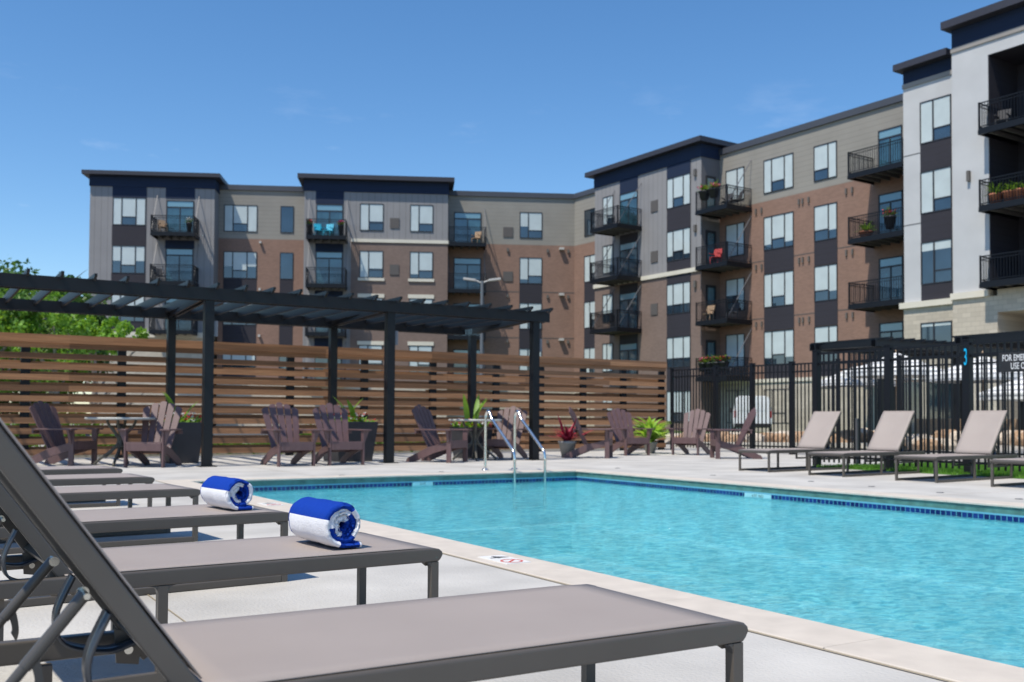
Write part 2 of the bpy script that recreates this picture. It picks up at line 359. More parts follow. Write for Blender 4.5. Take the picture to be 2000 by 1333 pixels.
# depth markers on the far walls
# water
def water_mat():
    m = bpy.data.materials.new('pool_water'); m.use_nodes = True; n = m.node_tree.nodes; l = m.node_tree.links; n.clear()
    o = n.new('ShaderNodeOutputMaterial')
    t = n.new('ShaderNodeNewGeometry')
    mp = n.new('ShaderNodeMapping'); mp.inputs['Rotation'].default_value = (0, 0, .5); mp.inputs['Scale'].default_value = (1, 1.5, 1); l.new(t.outputs['Position'], mp.inputs['Vector'])
    n1 = n.new('ShaderNodeTexNoise'); n1.inputs['Scale'].default_value = 13; n1.inputs['Detail'].default_value = 7; n1.inputs['Roughness'].default_value = .68; n1.inputs['Distortion'].default_value = .6
    n2 = n.new('ShaderNodeTexNoise'); n2.inputs['Scale'].default_value = 2.2; n2.inputs['Detail'].default_value = 2
    l.new(mp.outputs[0], n1.inputs['Vector']); l.new(mp.outputs[0], n2.inputs['Vector'])
    ad = n.new('ShaderNodeMath'); ad.operation = 'MULTIPLY_ADD'; ad.inputs[1].default_value = 2.2; l.new(n2.outputs['Fac'], ad.inputs[0]); l.new(n1.outputs['Fac'], ad.inputs[2])
    bp = n.new('ShaderNodeBump'); bp.inputs['Strength'].default_value = 1; bp.inputs['Distance'].default_value = .034; l.new(ad.outputs[0], bp.inputs['Height'])
    fr = n.new('ShaderNodeFresnel'); fr.inputs['IOR'].default_value = 1.33; l.new(bp.outputs[0], fr.inputs['Normal'])
    gl = n.new('ShaderNodeBsdfGlossy'); gl.inputs['Roughness'].default_value = .03; l.new(bp.outputs[0], gl.inputs['Normal'])
    # caustic and ripple light painted in: a separate noise ramp tints the transmitted colour
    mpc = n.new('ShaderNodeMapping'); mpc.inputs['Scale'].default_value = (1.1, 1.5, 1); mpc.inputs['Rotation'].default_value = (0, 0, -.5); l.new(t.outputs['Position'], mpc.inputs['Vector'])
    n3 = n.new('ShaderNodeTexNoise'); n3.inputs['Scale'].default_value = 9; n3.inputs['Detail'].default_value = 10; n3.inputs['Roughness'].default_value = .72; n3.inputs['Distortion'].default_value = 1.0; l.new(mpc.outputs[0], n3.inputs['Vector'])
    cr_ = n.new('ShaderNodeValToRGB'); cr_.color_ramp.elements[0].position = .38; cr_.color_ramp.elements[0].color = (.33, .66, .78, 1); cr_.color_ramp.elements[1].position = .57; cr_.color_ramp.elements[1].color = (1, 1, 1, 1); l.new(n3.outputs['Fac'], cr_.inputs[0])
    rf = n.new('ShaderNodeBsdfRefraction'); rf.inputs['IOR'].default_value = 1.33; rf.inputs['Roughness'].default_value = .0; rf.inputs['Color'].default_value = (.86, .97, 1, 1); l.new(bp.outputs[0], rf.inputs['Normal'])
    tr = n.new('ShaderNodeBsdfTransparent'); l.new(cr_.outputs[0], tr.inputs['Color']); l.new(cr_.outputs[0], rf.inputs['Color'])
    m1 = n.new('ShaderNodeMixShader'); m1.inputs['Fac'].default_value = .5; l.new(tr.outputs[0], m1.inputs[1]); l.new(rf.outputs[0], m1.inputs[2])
    m2 = n.new('ShaderNodeMixShader'); l.new(fr.outputs[0], m2.inputs['Fac']); l.new(m1.outputs[0], m2.inputs[1]); l.new(gl.outputs[0], m2.inputs[2])
    l.new(m2.outputs[0], o.inputs['Surface'])
    return m
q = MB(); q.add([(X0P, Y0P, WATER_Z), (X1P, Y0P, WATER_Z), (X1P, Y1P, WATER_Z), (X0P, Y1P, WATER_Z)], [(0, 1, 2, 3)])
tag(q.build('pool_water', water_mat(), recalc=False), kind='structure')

# text helper ------------------------------------------------------------------
def text_mesh(name, body, size, m, mw, parent=None, ext=.001, align='CENTER', sx=1.0):
    cu = bpy.data.curves.new(name, 'FONT'); cu.body = body; cu.size = size; cu.extrude = ext; cu.align_x = align; cu.align_y = 'CENTER'; cu.space_character = 1.02
    to = bpy.data.objects.new('tmp_text', cu); col.objects.link(to)
    dg = bpy.context.evaluated_depsgraph_get(); me = bpy.data.meshes.new_from_object(to.evaluated_get(dg))
    col.objects.unlink(to); bpy.data.objects.remove(to)
    for v in me.vertices: v.co.x *= sx
    me.materials.clear(); me.materials.append(m)
    ob = bpy.data.objects.new(name, me); col.objects.link(ob)
    if parent is not None: ob.parent = parent
    ob.matrix_local = mw
    return ob
M['mark'] = mat('black_mark', (.03, .03, .03), .6); M['redmark'] = mat('red_mark', (.55, .06, .04), .6); M['wtile'] = mat('white_tile', (.78, .77, .74), .4)
def ring(mb, cx, cy, r, wd, z, n=24, mi=0):
    vs = [(cx+(r+s)*math.cos(6.28318*k/n), cy+(r+s)*math.sin(6.28318*k/n), z) for s in (-wd/2, wd/2) for k in range(n)]
    mb.add(vs, [(k, (k+1) % n, n+(k+1) % n, n+k) for k in range(n)], mi)
def deck_marker(x, y, label, digit='4'):
    e = empty('depth_marker', (x, y, .006), 0, label, 'pool marker', 'depth markers set in the coping')
    t = MB(); t.box(-.075, .075, -.15, .0, 0, .0035); t.box(-.075, .075, .004, .154, 0, .0035); t.build('tile', M['wtile'], e)
    text_mesh('numeral', digit, .16, M['mark'], Matrix.Translation((0, .079, .0045)) @ Matrix.Rotation(-math.pi/2, 4, 'Z'), e, .0004)
    r = MB(); ring(r, 0, -.075, .055, .012, .0045); r.bar((-.036, -.11, .0046), (.036, -.04, .0046), .012, .0008)
    r.build('no_diving_symbol', M['redmark'], e, recalc=False)
    return e
p = gz(985, 1096); deck_marker(X0P-.16, p[1], 'white coping tile with black numeral and red no-diving sign beside the nearest towel')
deck_marker(X0P-.16, gz(525, 985)[1]-.1, 'white coping tile marker beside the pool, seen above the farther towel')
# wall markers
def wall_marker(loc, rz, label, wd=.30, txt='4 FT'):
    e = empty('wall_marker', loc, rz, label, 'pool marker')
    t = MB(); t.box(-wd/2, wd/2, -.007, 0, -.028, .028); t.build('tile', M['lband2'] if False else mat('pale_aqua_tile', (.3, .62, .68), .3), e)
    text_mesh('numeral', txt, .045, M['mark'], Matrix.Translation((0, -.0085, 0)) @ Matrix.Rotation(math.pi/2, 4, 'X'), e, .0004)
wall_marker((X1P-.004, gz(1535, 966, -.12)[1], -.125), -math.pi/2, 'pale depth marker tile interrupting the cobalt tile band on the right pool wall', .42, '4 FT  NO')
wall_marker((gz(812, 944, -.12)[0], Y1P-.004, -.122), 0, 'pale marker tile in the cobalt band on the far pool wall left of the ladder', .3, '4 FT')
# grass strip, walkway, rock bed, lot
gs = MB(); gs.add([(12.62, 2.0, .004), (17.2, 2.0, .004), (17.2, 11.3, .004), (12.62, 11.3, .004)], [(0, 1, 2, 3)])
M['gloss_grass'] = mat('turf_strip', (.10, .235, .03), .85, var=.4, vscale=14, bump=1, bscale=120)
tag(gs.build('lawn_strip', M['gloss_grass'], recalc=False), kind='structure')
wk = MB(); strip(wk, 17.3, 24.0, -8, 30, .0); tag(wk.build('path', M['concrete2'], recalc=False), kind='structure')
lot = MB(); lot.hexa([(24.2, -20, -.02), (90, -20, -.02), (90, 120, -.02), (24.2, 120, -.02), (25.5, -20, .12), (90, -20, .12), (90, 120, .12), (25.5, 120, .12)])
tag(lot.build('terrace_ground', M['concrete2'], recalc=False), kind='structure')
lg = MB(); lg.add([(26, 24, .125), (60, 24, .125), (60, 60, .125), (26, 60, .125)], [(0, 1, 2, 3)]); tag(lg.build('lawn', M['grass'], recalc=False), kind='structure')
rd = MB(); rd.add([(-60, 24, .0), (24.1, 24, .0), (24.1, 50, .0), (-60, 50, .0)], [(0, 1, 2, 3)]); tag(rd.build('parking_lot', M['asphalt'], recalc=False), kind='structure')

M['capgrey'] = mat('cap_grey', (.16, .16, .16), .5)
# grass blades for the visible turf strip
def blades(name, x0, x1, y0, y1, n, h, m):
    mb = MB(); r = random.Random(3)
    for _ in range(n):
        x = r.uniform(x0, x1); y = r.uniform(y0, y1); a = r.uniform(0, 6.28); hh = h*r.uniform(.6, 1.3); wv = .006
        dx, dy = math.cos(a)*wv, math.sin(a)*wv; lx, ly = r.uniform(-.02, .02), r.uniform(-.02, .02)
        mb.add([(x-dx, y-dy, .004), (x+dx, y+dy, .004), (x+lx, y+ly, hh)], [(0, 1, 2)])
    return tag(mb.build(name, m, recalc=False), kind='stuff')
M['blade'] = leafmat('grass_blade', (.11, .25, .03)); tag(blades('grass', 12.66, 15.6, 4.5, 11.3, 26000, .05, M['blade']), 'short bright green grass behind the right-hand row of loungers', 'grass')

for px, py in ((1836, 963), (1990, 975.5), (1702, 951), (1584, 941), (1392, 929), (668, 929), (862, 922), (1206, 915)):
    p = gz(px, py); e_ = MB(); e_.lathe([(.001, .0065), (.034, .0065), (.038, .0045), (.038, .001)], 18)
    o_ = e_.build('deck_anchor_cap', M['capgrey']); o_.location = (float(p[0]), float(p[1]), 0); tag(o_, 'small grey round cap set flush in the pool deck', 'deck cap', 'small round caps set in the deck around the pool')
# ================================================================== LOUNGERS
def crescent(cx, cz, s, ang):
    pts = []
    for k in range(9): a = ang+(-20+k*22)*math.pi/180; pts.append((cx+s*math.cos(a), cz+s*math.sin(a)))
    for k in range(8, -1, -1):
        a = ang+(-20+k*22)*math.pi/180; t = k/8; pts.append((cx+s*.18+s*.62*math.cos(a), cz+s*.62*math.sin(a)-s*.1))
    return pts
M['sling_shade'] = mat('black_shade', (.012, .011, .010), .9)  # near-black colour for the painted shade under the backrest sling
def make_lounger(angle, blen=.74, xh=-.155):
    e = empty('sun_lounger', (0, 0, 0))
    HW = .285; ZT = .32; RH = .045; RW_ = .028
    # frame: side rails, foot bar, cross bars
    f = MB()
    for s in (-1, 1):
        y = s*(HW-RW_/2)
        f.prism([(-.98, ZT-RH), (1.000, ZT-RH), (1.008, ZT-.036), (1.017, ZT-.022), (1.013, ZT-.012), (1.003, ZT-.004), (.985, ZT), (-.98, ZT)], y-RW_/2, y+RW_/2, 'y')
    for xx in (-.96, -.45, .12, .55): f.box(xx-.012, xx+.012, -HW+RW_, HW-RW_, ZT-RH+.003, ZT-.016)
    f.build('frame', M['ltaupe'], e, bevel=.006)
    fb = MB()   # drooping foot bar
    prof = [(.976, ZT-.0015), (.988, ZT-.0015), (1.000, ZT-.004), (1.010, ZT-.011), (1.017, ZT-.021), (1.006, ZT-.045), (.976, ZT-.0455)]
    fb.prism([(a_, b_-.0008) for a_, b_ in prof], -HW+RW_+.0005, HW-RW_-.0005, 'y'); fb.build('foot_bar', M['ltaupe'], e, bevel=.003)
    # gussets under the foot bar
    for s in (-1, 1):
        y = s*(HW-RW_/2)
        for xx in (.985, .10, -.83):
            g = MB(); g.box(xx-.014, xx+.014, y-RW_/2+.001, y+RW_/2-.001, .0, ZT-RH)
            r = .022  # inner fillets where leg meets rail and runner
            for sg in (-1, 1):
                if xx > .9 and sg > 0: continue
                px = xx+sg*.014
                arc = [(px, ZT-RH), (px, ZT-RH-r)]+[(px+sg*r*(1-math.cos(a)), ZT-RH-r*(1-math.sin(a))) for a in (.4, .8, 1.2)]+[(px+sg*r, ZT-RH)]
                g.prism(arc, y-RW_/2+.002, y+RW_/2-.002, 'y')
            g.build('leg', M['ltaupe'], e, bevel=.0018)
        rn = MB(); rn.box(-.845, .971, y-RW_/2+.0015, y+RW_/2-.0015, .002, .032); rn.build('runner', M['ltaupe'], e, bevel=.004)
    gp = MB()
    gp.prism([(-HW+RW_, ZT-.016), (-HW+RW_, ZT-.06), (-HW+RW_+.16, ZT-.016)], .962, .982, 'x'); gp.prism([(HW-RW_, ZT-.016), (HW-RW_, ZT-.06), (HW-RW_-.16, ZT-.016)], .962, .982, 'x')
    gp.build('corner_brace', M['ltaupe'], e)
    # seat sling, slightly sagging
    s_ = MB(); nx, ny = 14, 10; vs = []; fs = []
    for i in range(nx+1):
        for k in range(ny+1):
            u = i/nx; v = k/ny; x = xh+(.985-xh)*u; y = (-1+2*v)*(HW-.013)
            sag = .006*math.sin(math.pi*v)*math.sin(math.pi*min(1, u*1.02))
            vs.append((x, y, ZT+.0042-sag-(.004*max(0, u-.985)/.015)))
    for i in range(nx):
        for k in range(ny): a = i*(ny+1)+k; fs.append((a, a+ny+1, a+ny+2, a+1))
    s_.add(vs, fs, 0, True); so = s_.build('seat_sling', M['sling'], e, recalc=False)
    md = so.modifiers.new('thick', 'SOLIDIFY'); md.thickness = .003; md.offset = -1
    # backrest
    ca, sa = math.cos(angle), math.sin(angle); bx, bz = xh+.0, ZT+.0
    def B(t, y, n=0.): return (bx-ca*t+sa*n, y, bz+sa*t+ca*n)
    up = (sa, 0, ca)
    for s in (-1, 1):
        y = s*(HW-RW_-.016)
        b_ = MB(); b_.bar(B(-.06, y, .002), B(blen, y, .002), .024, .036, up); b_.build('backrest_rail', M['ltaupe'], e, bevel=.005)
    tb = MB(); tb.tube([B(blen, -HW+RW_+.012), B(blen, HW-RW_-.012)], .02, 10); tb.build('backrest_top_tube', M['ltaupe'], e); tb = MB(); tb.bar(B(.03, -HW+.04), B(.03, HW-.04), .02, .02, up); tb.build('backrest_crossbar', M['ltaupe'], e)
    bs = MB(); vs = []; fs = []; nx = 12
    for i in range(nx+1):
        for k in range(ny+1):
            u = i/nx; v = k/ny; y = (-1+2*v)*(HW-RW_-.008); sag = .012*math.sin(math.pi*v)*math.sin(math.pi*u)
            nn = .027-sag
            if u > .93: nn -= (u-.93)*.12
            vs.append(B(u*(blen+.02), y, nn))
    for i in range(nx):
        for k in range(ny): a = i*(ny+1)+k; fs.append((a, a+1, a+ny+2, a+ny+1))
    bs.add(vs, fs, 0, True); bo = bs.build('backrest_sling', M['sling'], e, recalc=False)
    md = bo.modifiers.new('thick', 'SOLIDIFY'); md.thickness = .003; md.offset = -1
    bl_ = MB(); bl_.add([B(.05, -HW+RW_+.030, .010), B(.05, HW-RW_-.030, .010), B(blen-.02, HW-RW_-.030, .002), B(blen-.02, -HW+RW_+.030, .002)], [(0, 1, 2, 3)]); bl_.build('sling_shade_sheet', M['sling_shade'], e, recalc=False)  # dark sheet added behind the sling, underside shade put into its colour
    # support prop: two rods with hooks joined by a bar
    pv = B(.215, 0, -.03)
    for s in (-1, 1):
        y = s*(HW-RW_-.045); p0 = Vector((pv[0], y, pv[2])); p1 = Vector((pv[0]-.235, y, .185))
        r = MB(); r.tube([p0, p0.lerp(p1, .33), p1], [.0078, .0086, .0086], 12)
        r.tube([p0, p0.lerp(p1, .35)], .0102, 12)
        pr_ = r.build('prop_rod', M['lrod'], e)
        dv = (p1-p0).normalized()
        for t in (.34, .60, .85):
            h = MB(); c0 = p0.lerp(p1, t); nn = Vector((-dv.z, 0, dv.x)) if dv.x < 0 else Vector((dv.z, 0, -dv.x)); nn = Vector((abs(nn.x), 0, -abs(nn.z)))
            q0 = c0+nn*.006
            prof = [(q0.x-dv.x*.02, q0.z-dv.z*.02)]
            for a in range(0, 7):
                tt = a/6; c1 = c0+nn*(.006+.038*math.sin(tt*1.5))+dv*(-.02+.045*tt); prof.append((c1.x, c1.z))
            for a in range(6, -1, -1):
                tt = a/6; c1 = c0+nn*(.004+.024*math.sin(tt*1.5))+dv*(-.004+.022*tt); prof.append((c1.x, c1.z))
            h.prism(prof, y-.005, y+.005, 'y'); h.build('hook', M['lrod'], pr_)
        bt = MB(); bt.tube([(p0.x, y-s*.018, p0.z), (p0.x, y-s*.024, p0.z)], .009, 14); bt.tube([(p0.x, y-.026, p0.z), (p0.x, y+.026, p0.z)], .005, 10); bt.build('bolt', M['bolt'], e)
    cb = MB(); cb.tube([(pv[0]-.235, -HW+.07, .185), (pv[0]-.235, HW-.07, .185)], .011, 10); cb.build('prop_crossbar', M['lrod'], e)
    # lower rack that catches the prop
    for s in (-1, 1):
        y = s*(HW-RW_-.02)
        k = MB(); k.box(-.80, -.30, y-.012, y+.012, .155, .18); k.box(-.80, -.78, y-.012, y+.012, .18, ZT-RH); k.box(-.32, -.30, y-.012, y+.012, .18, ZT-RH); k.build('rack', M['ltaupe'], e)
    # curved bands under the hinge
    for s in (-1, 1):
        y = s*(HW-RW_-.05); pts = []
        ctrl = [B(.17, 0, -.02), (B(.17, 0)[0]-.045, 0, ZT+.055), (B(.17, 0)[0]-.03, 0, ZT+.0), (B(.0, 0)[0]-.055, 0, ZT-.022), (B(.0, 0)[0]-.008, 0, ZT-.012), (B(.0, 0)[0]+.02, 0, ZT+.0)]
        for i in range(len(ctrl)-1):
            P0 = ctrl[max(i-1, 0)]; P1 = ctrl[i]; P2 = ctrl[i+1]; P3 = ctrl[min(i+2, len(ctrl)-1)]
            for q_ in range(6):
                t = q_/6; f_ = lambda a, b, c, d: .5*((2*b)+(-a+c)*t+(2*a-5*b+4*c-d)*t*t+(-a+3*b-3*c+d)*t**3)
                pts.append((f_(P0[0], P1[0], P2[0], P3[0]), f_(P0[2], P1[2], P2[2], P3[2])))
        pts.append((ctrl[-1][0], ctrl[-1][2]))
        band = MB(); wv = .026; th = .0035; n = len(pts); vs = []
        for i, (x, z) in enumerate(pts):
            x2, z2 = pts[min(i+1, n-1)]; x1, z1 = pts[max(i-1, 0)]; dl = math.hypot(x2-x1, z2-z1); nx_, nz_ = -(z2-z1)/dl*th, (x2-x1)/dl*th
            vs += [(x-nx_, y-wv, z-nz_), (x-nx_, y+wv, z-nz_), (x+nx_, y+wv, z+nz_), (x+nx_, y-wv, z+nz_)]
        fs = [(4*i+a, 4*i+(a+1) % 4, 4*i+4+(a+1) % 4, 4*i+4+a) for i in range(n-1) for a in range(4)]
        band.add(vs, fs, 0, True); bo = band.build('hinge_band', M['lband'], e)
        br = MB(); cxx, czz = B(-.01, 0)[0]-.0, ZT-.045
        br.prism([(bx-.035, ZT+.012), (bx+.02, ZT+.0), (bx+.012, ZT-.062), (bx-.03, ZT-.055)], y+s*.018, y+s*.024, 'y'); br.build('hinge_plate', M['ltaupe'], e)
        bb = MB(); bb.tube([(bx-.008, y+s*.017, ZT-.03), (bx-.008, y-s*.0+s*.012, ZT-.03)], .0085, 14); bb.build('bolt', M['bolt'], e)
    return e
GL = 'sun loungers along the near side of the pool'
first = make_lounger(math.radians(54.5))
fc = [(1.566, 1.572, -.012), (1.556, 2.975, .05), (1.545, 4.463, .085), (1.565, 6.171, .075), (1.58, 7.549, .065), (1.61, 8.95, .05)]
ll = ['nearest taupe sun lounger, empty, cut off by the left and bottom edges', 'taupe sun lounger carrying the larger near rolled towel',
      'taupe sun lounger carrying the smaller far rolled towel', 'empty taupe sun lounger directly behind the one with the far towel',
      'empty taupe sun lounger second from the farthest in the left row', 'farthest taupe sun lounger of the left row, just in front of the patio table']
for i, ((fx, fy, ra), lab) in enumerate(zip(fc, ll)):
    o = first if i == 0 else copy_tree(first)
    lx_, ly_ = 1.017, -.285; o.location = (fx-(lx_*math.cos(ra)-ly_*math.sin(ra)), fy-(lx_*math.sin(ra)+ly_*math.cos(ra)), 0); o.rotation_euler = (0, 0, ra)
    if 2 <= i <= 4:
        for xx in (.75, .05):
            r = MB(); r.tube([(xx+.030*math.cos(a), 0.262, .275+.024*math.sin(a)) for a in [math.pi+math.pi*k/8 for k in range(9)]], .004, 6); r.build('glide_ring', M['bolt'], o)
    tag(o, lab, 'sun lounger', GL)
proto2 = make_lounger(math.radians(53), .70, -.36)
rl = [(10.75, 10.71, 5), (10.76, 9.37, 5.5), (10.79, 7.98, 5), (10.76, 6.66, 4)]
rlab = ['farthest taupe sun lounger of the right row, beside the plum chairs', 'second taupe sun lounger of the right row counting from the chairs',
        'taupe sun lounger of the right row in front of the post with the blue mark', 'taupe sun lounger cut off by the right edge of the photo']
for i, ((x, y, a), lab) in enumerate(zip(rl, rlab)):
    o = proto2 if i == 0 else copy_tree(proto2)
    ar = math.radians(180+a); o.location = (x-math.cos(ar)*1.0, y-math.sin(ar)*1.0, 0); o.rotation_euler = (0, 0, ar)
    tag(o, lab, 'sun lounger', 'sun loungers along the far side of the pool')

# ================================================================== TOWELS
def terry(name, color):
    m = mat(name, color, .95, spec=.15); n = m.node_tree.nodes; l = m.node_tree.links; b = n['Principled BSDF']
    b.inputs['Sheen Weight'].default_value = .0
    t = n.new('ShaderNodeTexCoord'); v = n.new('ShaderNodeTexVoronoi'); v.inputs['Scale'].default_value = 420; l.new(t.outputs['Object'], v.inputs['Vector'])
    no = n.new('ShaderNodeTexNoise'); no.inputs['Scale'].default_value = 160; l.new(t.outputs['Object'], no.inputs['Vector'])
    ad = n.new('ShaderNodeMath'); ad.operation = 'ADD'; l.new(v.outputs['Distance'], ad.inputs[0]); l.new(no.outputs['Fac'], ad.inputs[1])
    bp = n.new('ShaderNodeBump'); bp.inputs['Strength'].default_value = .9; bp.inputs['Distance'].default_value = .0016; l.new(ad.outputs[0], bp.inputs['Height']); l.new(bp.outputs[0], b.inputs['Normal'])
    return m
M['tblue'] = terry('blue_terry', (.006, .045, .34)); M['twhite'] = terry('white_terry', (.82, .83, .87))
def towel(loc, rz, label, seed, L_=.31, R0_=.079, turns=3.15, rx=.95):
    e = empty('rolled_towel', loc, rz, label, 'towel', 'blue and white striped rolled towels')
    r = random.Random(seed); t = .0094
    # centre line in x-z, y is the roll axis (near face at y=0)
    pts = []; acc = 0; N = 150
    for i in range(10): pts.append((.062-.062*i/10, t+.001))
    for i in range(N+1):
        u = i/N; ph = -math.pi/2-turns*2*math.pi*u
        rr = R0_-t-(R0_-t-.012)*u**1.05
        wob = 1+.05*math.sin(5*ph+seed)*(.3+u)
        cx, cz = .002*math.sin(3*u*6+seed), R0_+.001-.004*u
        pts.append((cx+rx*rr*math.cos(ph)*wob, cz+rr*math.sin(ph)*wob*(.985)))
    s = [0.]
    for a, b in zip(pts, pts[1:]): s.append(s[-1]+math.hypot(b[0]-a[0], b[1]-a[1]))
    n = len(pts); ny = 60
    def nrm(i):
        a = pts[max(i-1, 0)]; b = pts[min(i+1, n-1)]; d = math.hypot(b[0]-a[0], b[1]-a[1]); return (-(b[1]-a[1])/d, (b[0]-a[0])/d)
    def noise(a, b): return math.sin(a*37+b*11+seed)*math.sin(a*13-b*29)*.5+math.sin(a*71+b*53)*.3
    bounds = [0.008]; k = 0.092
    bounds = [.009, .074, .180, .300, .395]
    while bounds[-1] < s[-1]: bounds.append(bounds[-1]+.10)
    def stripe(v):
        k_ = sum(1 for q_ in bounds if v > q_); return k_ % 2   # 1 = blue, 0 = white
    meshes = {0: MB(), 1: MB()}
    def V(i, j, side):
        y = L_*j/ny; nx_, nz_ = nrm(i); y += (.006*noise(s[i]*8, 0)+.016*(i/n)) if j < 2 else .003*noise(s[i]*8, 1)
        edge = min(j, ny-j)/3.; th = t*(1 if edge >= 1 else math.sqrt(max(.0, 1-(1-edge)**2))*.9+.1)
        q_ = th+.0019*noise(s[i]*14, y*9)+.0016*math.sin(y*31+s[i]*19+seed)*math.sin(y*17-s[i]*41)
        bulge = 1+.03*math.sin(math.pi*j/ny)
        cz = R0_
        x = pts[i][0]*bulge+nx_*q_*side; z = pts[i][1]+nz_*q_*side
        lean = .0
        return (x, y, max(z, .0005))
    for i in range(n-1):
        st = stripe(.5*(s[i]+s[i+1])); mb = meshes[st]
        for side in (1, -1):
            for (ja, jb, mq) in ((0, ny-3, mb), (ny-3, ny, meshes[1])):
                vs = []; fs = []
                for j in range(ja, jb+1): vs += [V(i, j, side), V(i+1, j, side)]
                for j in range(jb-ja):
                    f_ = (2*j, 2*j+1, 2*j+3, 2*j+2); fs.append(f_ if side > 0 else f_[::-1])
                mq.add(vs, fs, 0, True)
        for j in (0, ny):
            a_, b_, c_, d_ = V(i, j, 1), V(i+1, j, 1), V(i+1, j, -1), V(i, j, -1); mb.add([a_, b_, c_, d_], [(0, 1, 2, 3)], 0, True)
        if i in (0, n-2):
            ii = 0 if i == 0 else n-1
            vs = [V(ii, j, sd) for j in range(ny+1) for sd in (1, -1)]; mb.add(vs, [(2*j, 2*j+1, 2*j+3, 2*j+2) for j in range(ny)], 0, True)
    import bmesh
    for st, nm, mm in ((1, 'blue_stripe', M['tblue']), (0, 'white_stripe', M['twhite'])):
        ob = meshes[st].build(nm, mm, e, recalc=False)
        bm = bmesh.new(); bm.from_mesh(ob.data); bmesh.ops.remove_doubles(bm, verts=bm.verts, dist=.00005); bmesh.ops.recalc_face_normals(bm, faces=bm.faces); bm.to_mesh(ob.data); bm.free()
    return e
towel((1.238, 3.06, .325), math.radians(4), 'large rolled blue and white towel on the second lounger', 1)
towel((1.335, 4.56, .325), math.radians(7), 'smaller looking rolled towel on the third lounger from the front', 5, .32, .077, 3.3)
# ================================================================== ADIRONDACK CHAIRS
def make_adirondack():
    e = empty('adirondack_chair', (0, 0, 0)); P = M['plum']
    # front faces -y. stringers / rear legs
    for s in (-1, 1):
        x = s*.255
        st = MB(); st.prism([(-.30, .36), (-.30, .25), (.02, .165), (.42, .0), (.60, .0), (.56, .07), (.28, .20), (.12, .27)], x-.014, x+.014, 'x')
        st.build('rear_leg', P, e, bevel=.003)
        fl = MB(); fl.prism([(-.335, 0), (-.245, 0), (-.245, .555), (-.335, .555)], s*.285-.014, s*.285+.014, 'x'); fl.build('front_leg', P, e, bevel=.003)
        bk = MB(); bk.prism([(s*.30, .555), (s*.385, .555), (s*.30, .33)], -.31, -.27, 'y'); bk.build('arm_bracket', P, e)
        ar = MB(); ar.prism([(s*.25, -.37), (s*.40, -.37), (s*.41, -.2), (s*.39, .1), (s*.34, .38), (s*.27, .38), (s*.27, .1), (s*.25, -.2)], .556, .58, 'z'); ar.build('arm', P, e, bevel=.004)
    cr = MB(); cr.box(-.35, .35, .335, .365, .50, .55); cr.box(-.26, .26, .13, .16, .20, .27); cr.build('back_brace', P, e)
    ap = MB(); ap.box(-.265, .265, -.338, -.316, .25, .365); ap.build('apron', P, e, bevel=.003)
    sl = MB()
    for k in range(6):
        u0 = k/6; y0 = -.335+.48*u0; y1 = y0+.073; z0 = .385-.13*u0; z1 = z0-.019
        sl.hexa([(-.27, y0, z0-.022), (.27, y0, z0-.022), (.27, y1, z1-.022), (-.27, y1, z1-.022), (-.27, y0, z0), (.27, y0, z0), (.27, y1, z1), (-.27, y1, z1)])
    sl.build('seat', P, e, bevel=.003)
    a = math.radians(24); ca, sa = math.cos(a), math.sin(a)
    for k in range(5):
        c = k-2; top = (.835, .80, .74)[abs(c)]; xb, xt = c*.093, c*.128; wb, wt = .042, .054
        pr = [(-wb, 0), (wb, 0)]; n = 6
        for i in range(n+1):
            t = i/n; pr.append((xt-xb+wt-2*wt*t, top+.022*math.sin(math.pi*t)-abs(c)*.02*((t if c > 0 else 1-t)-.5)*(-1)))
        vs = []
        for off in (0, .02):
            for u, v in pr: vs.append((xb+u, .145+sa*v+ca*off, .235+ca*v-sa*off))
        m = len(pr); fs = [tuple(range(m)), tuple(range(m, 2*m))[::-1]]+[(i, (i+1) % m, m+(i+1) % m, m+i) for i in range(m)]
        b = MB(); b.add(vs, fs); b.build('back_slat', P, e, bevel=.003)
    return e
ad = make_adirondack()
def faceangle(deg): return math.radians(deg)   # 0 = faces -y (towards the near side of the pool), +90 = faces +x
AD = [  # px of centre of seat front on the ground, py, facing
 ((2.22, 17.05), 46, 'plum adirondack chair facing right toward the large ornate patio table'),
 ((3.28, 15.95), -32, 'plum adirondack chair facing left between the ornate table and the planter box'),
 ((5.27, 15.38), 2, 'left chair of the two plum adirondack chairs side by side in front of the planter'),
 ((6.13, 15.42), 0, 'right chair of the two plum adirondack chairs side by side in front of the planter'),
 ((8.1, 15.55), 32, 'plum adirondack chair facing right just left of the pool ladder'),
 ((9.75, 16.2), -52, 'plum adirondack chair seen through the pool ladder rails'),
 ((11.75, 16.05), 46, 'plum adirondack chair seen edge-on beside the pot of red leaves'),
 ((13.35, 16.95), -6, 'plum adirondack chair facing the pool left of the pale green leafy pot'),
 ((14.75, 16.6), -62, 'plum adirondack chair angled left, right of the pale green leafy pot'),
 ((14.05, 14.65), -122, 'plum adirondack chair turned left with its back to the farthest right lounger'),
]
for i, ((x, y), a, lab) in enumerate(AD):
    o = ad if i == 0 else copy_tree(ad)
    o.location = (x, y, 0); o.rotation_euler = (0, 0, faceangle(a)); tag(o, lab, 'adirondack chair', 'plum adirondack chairs along the far deck')

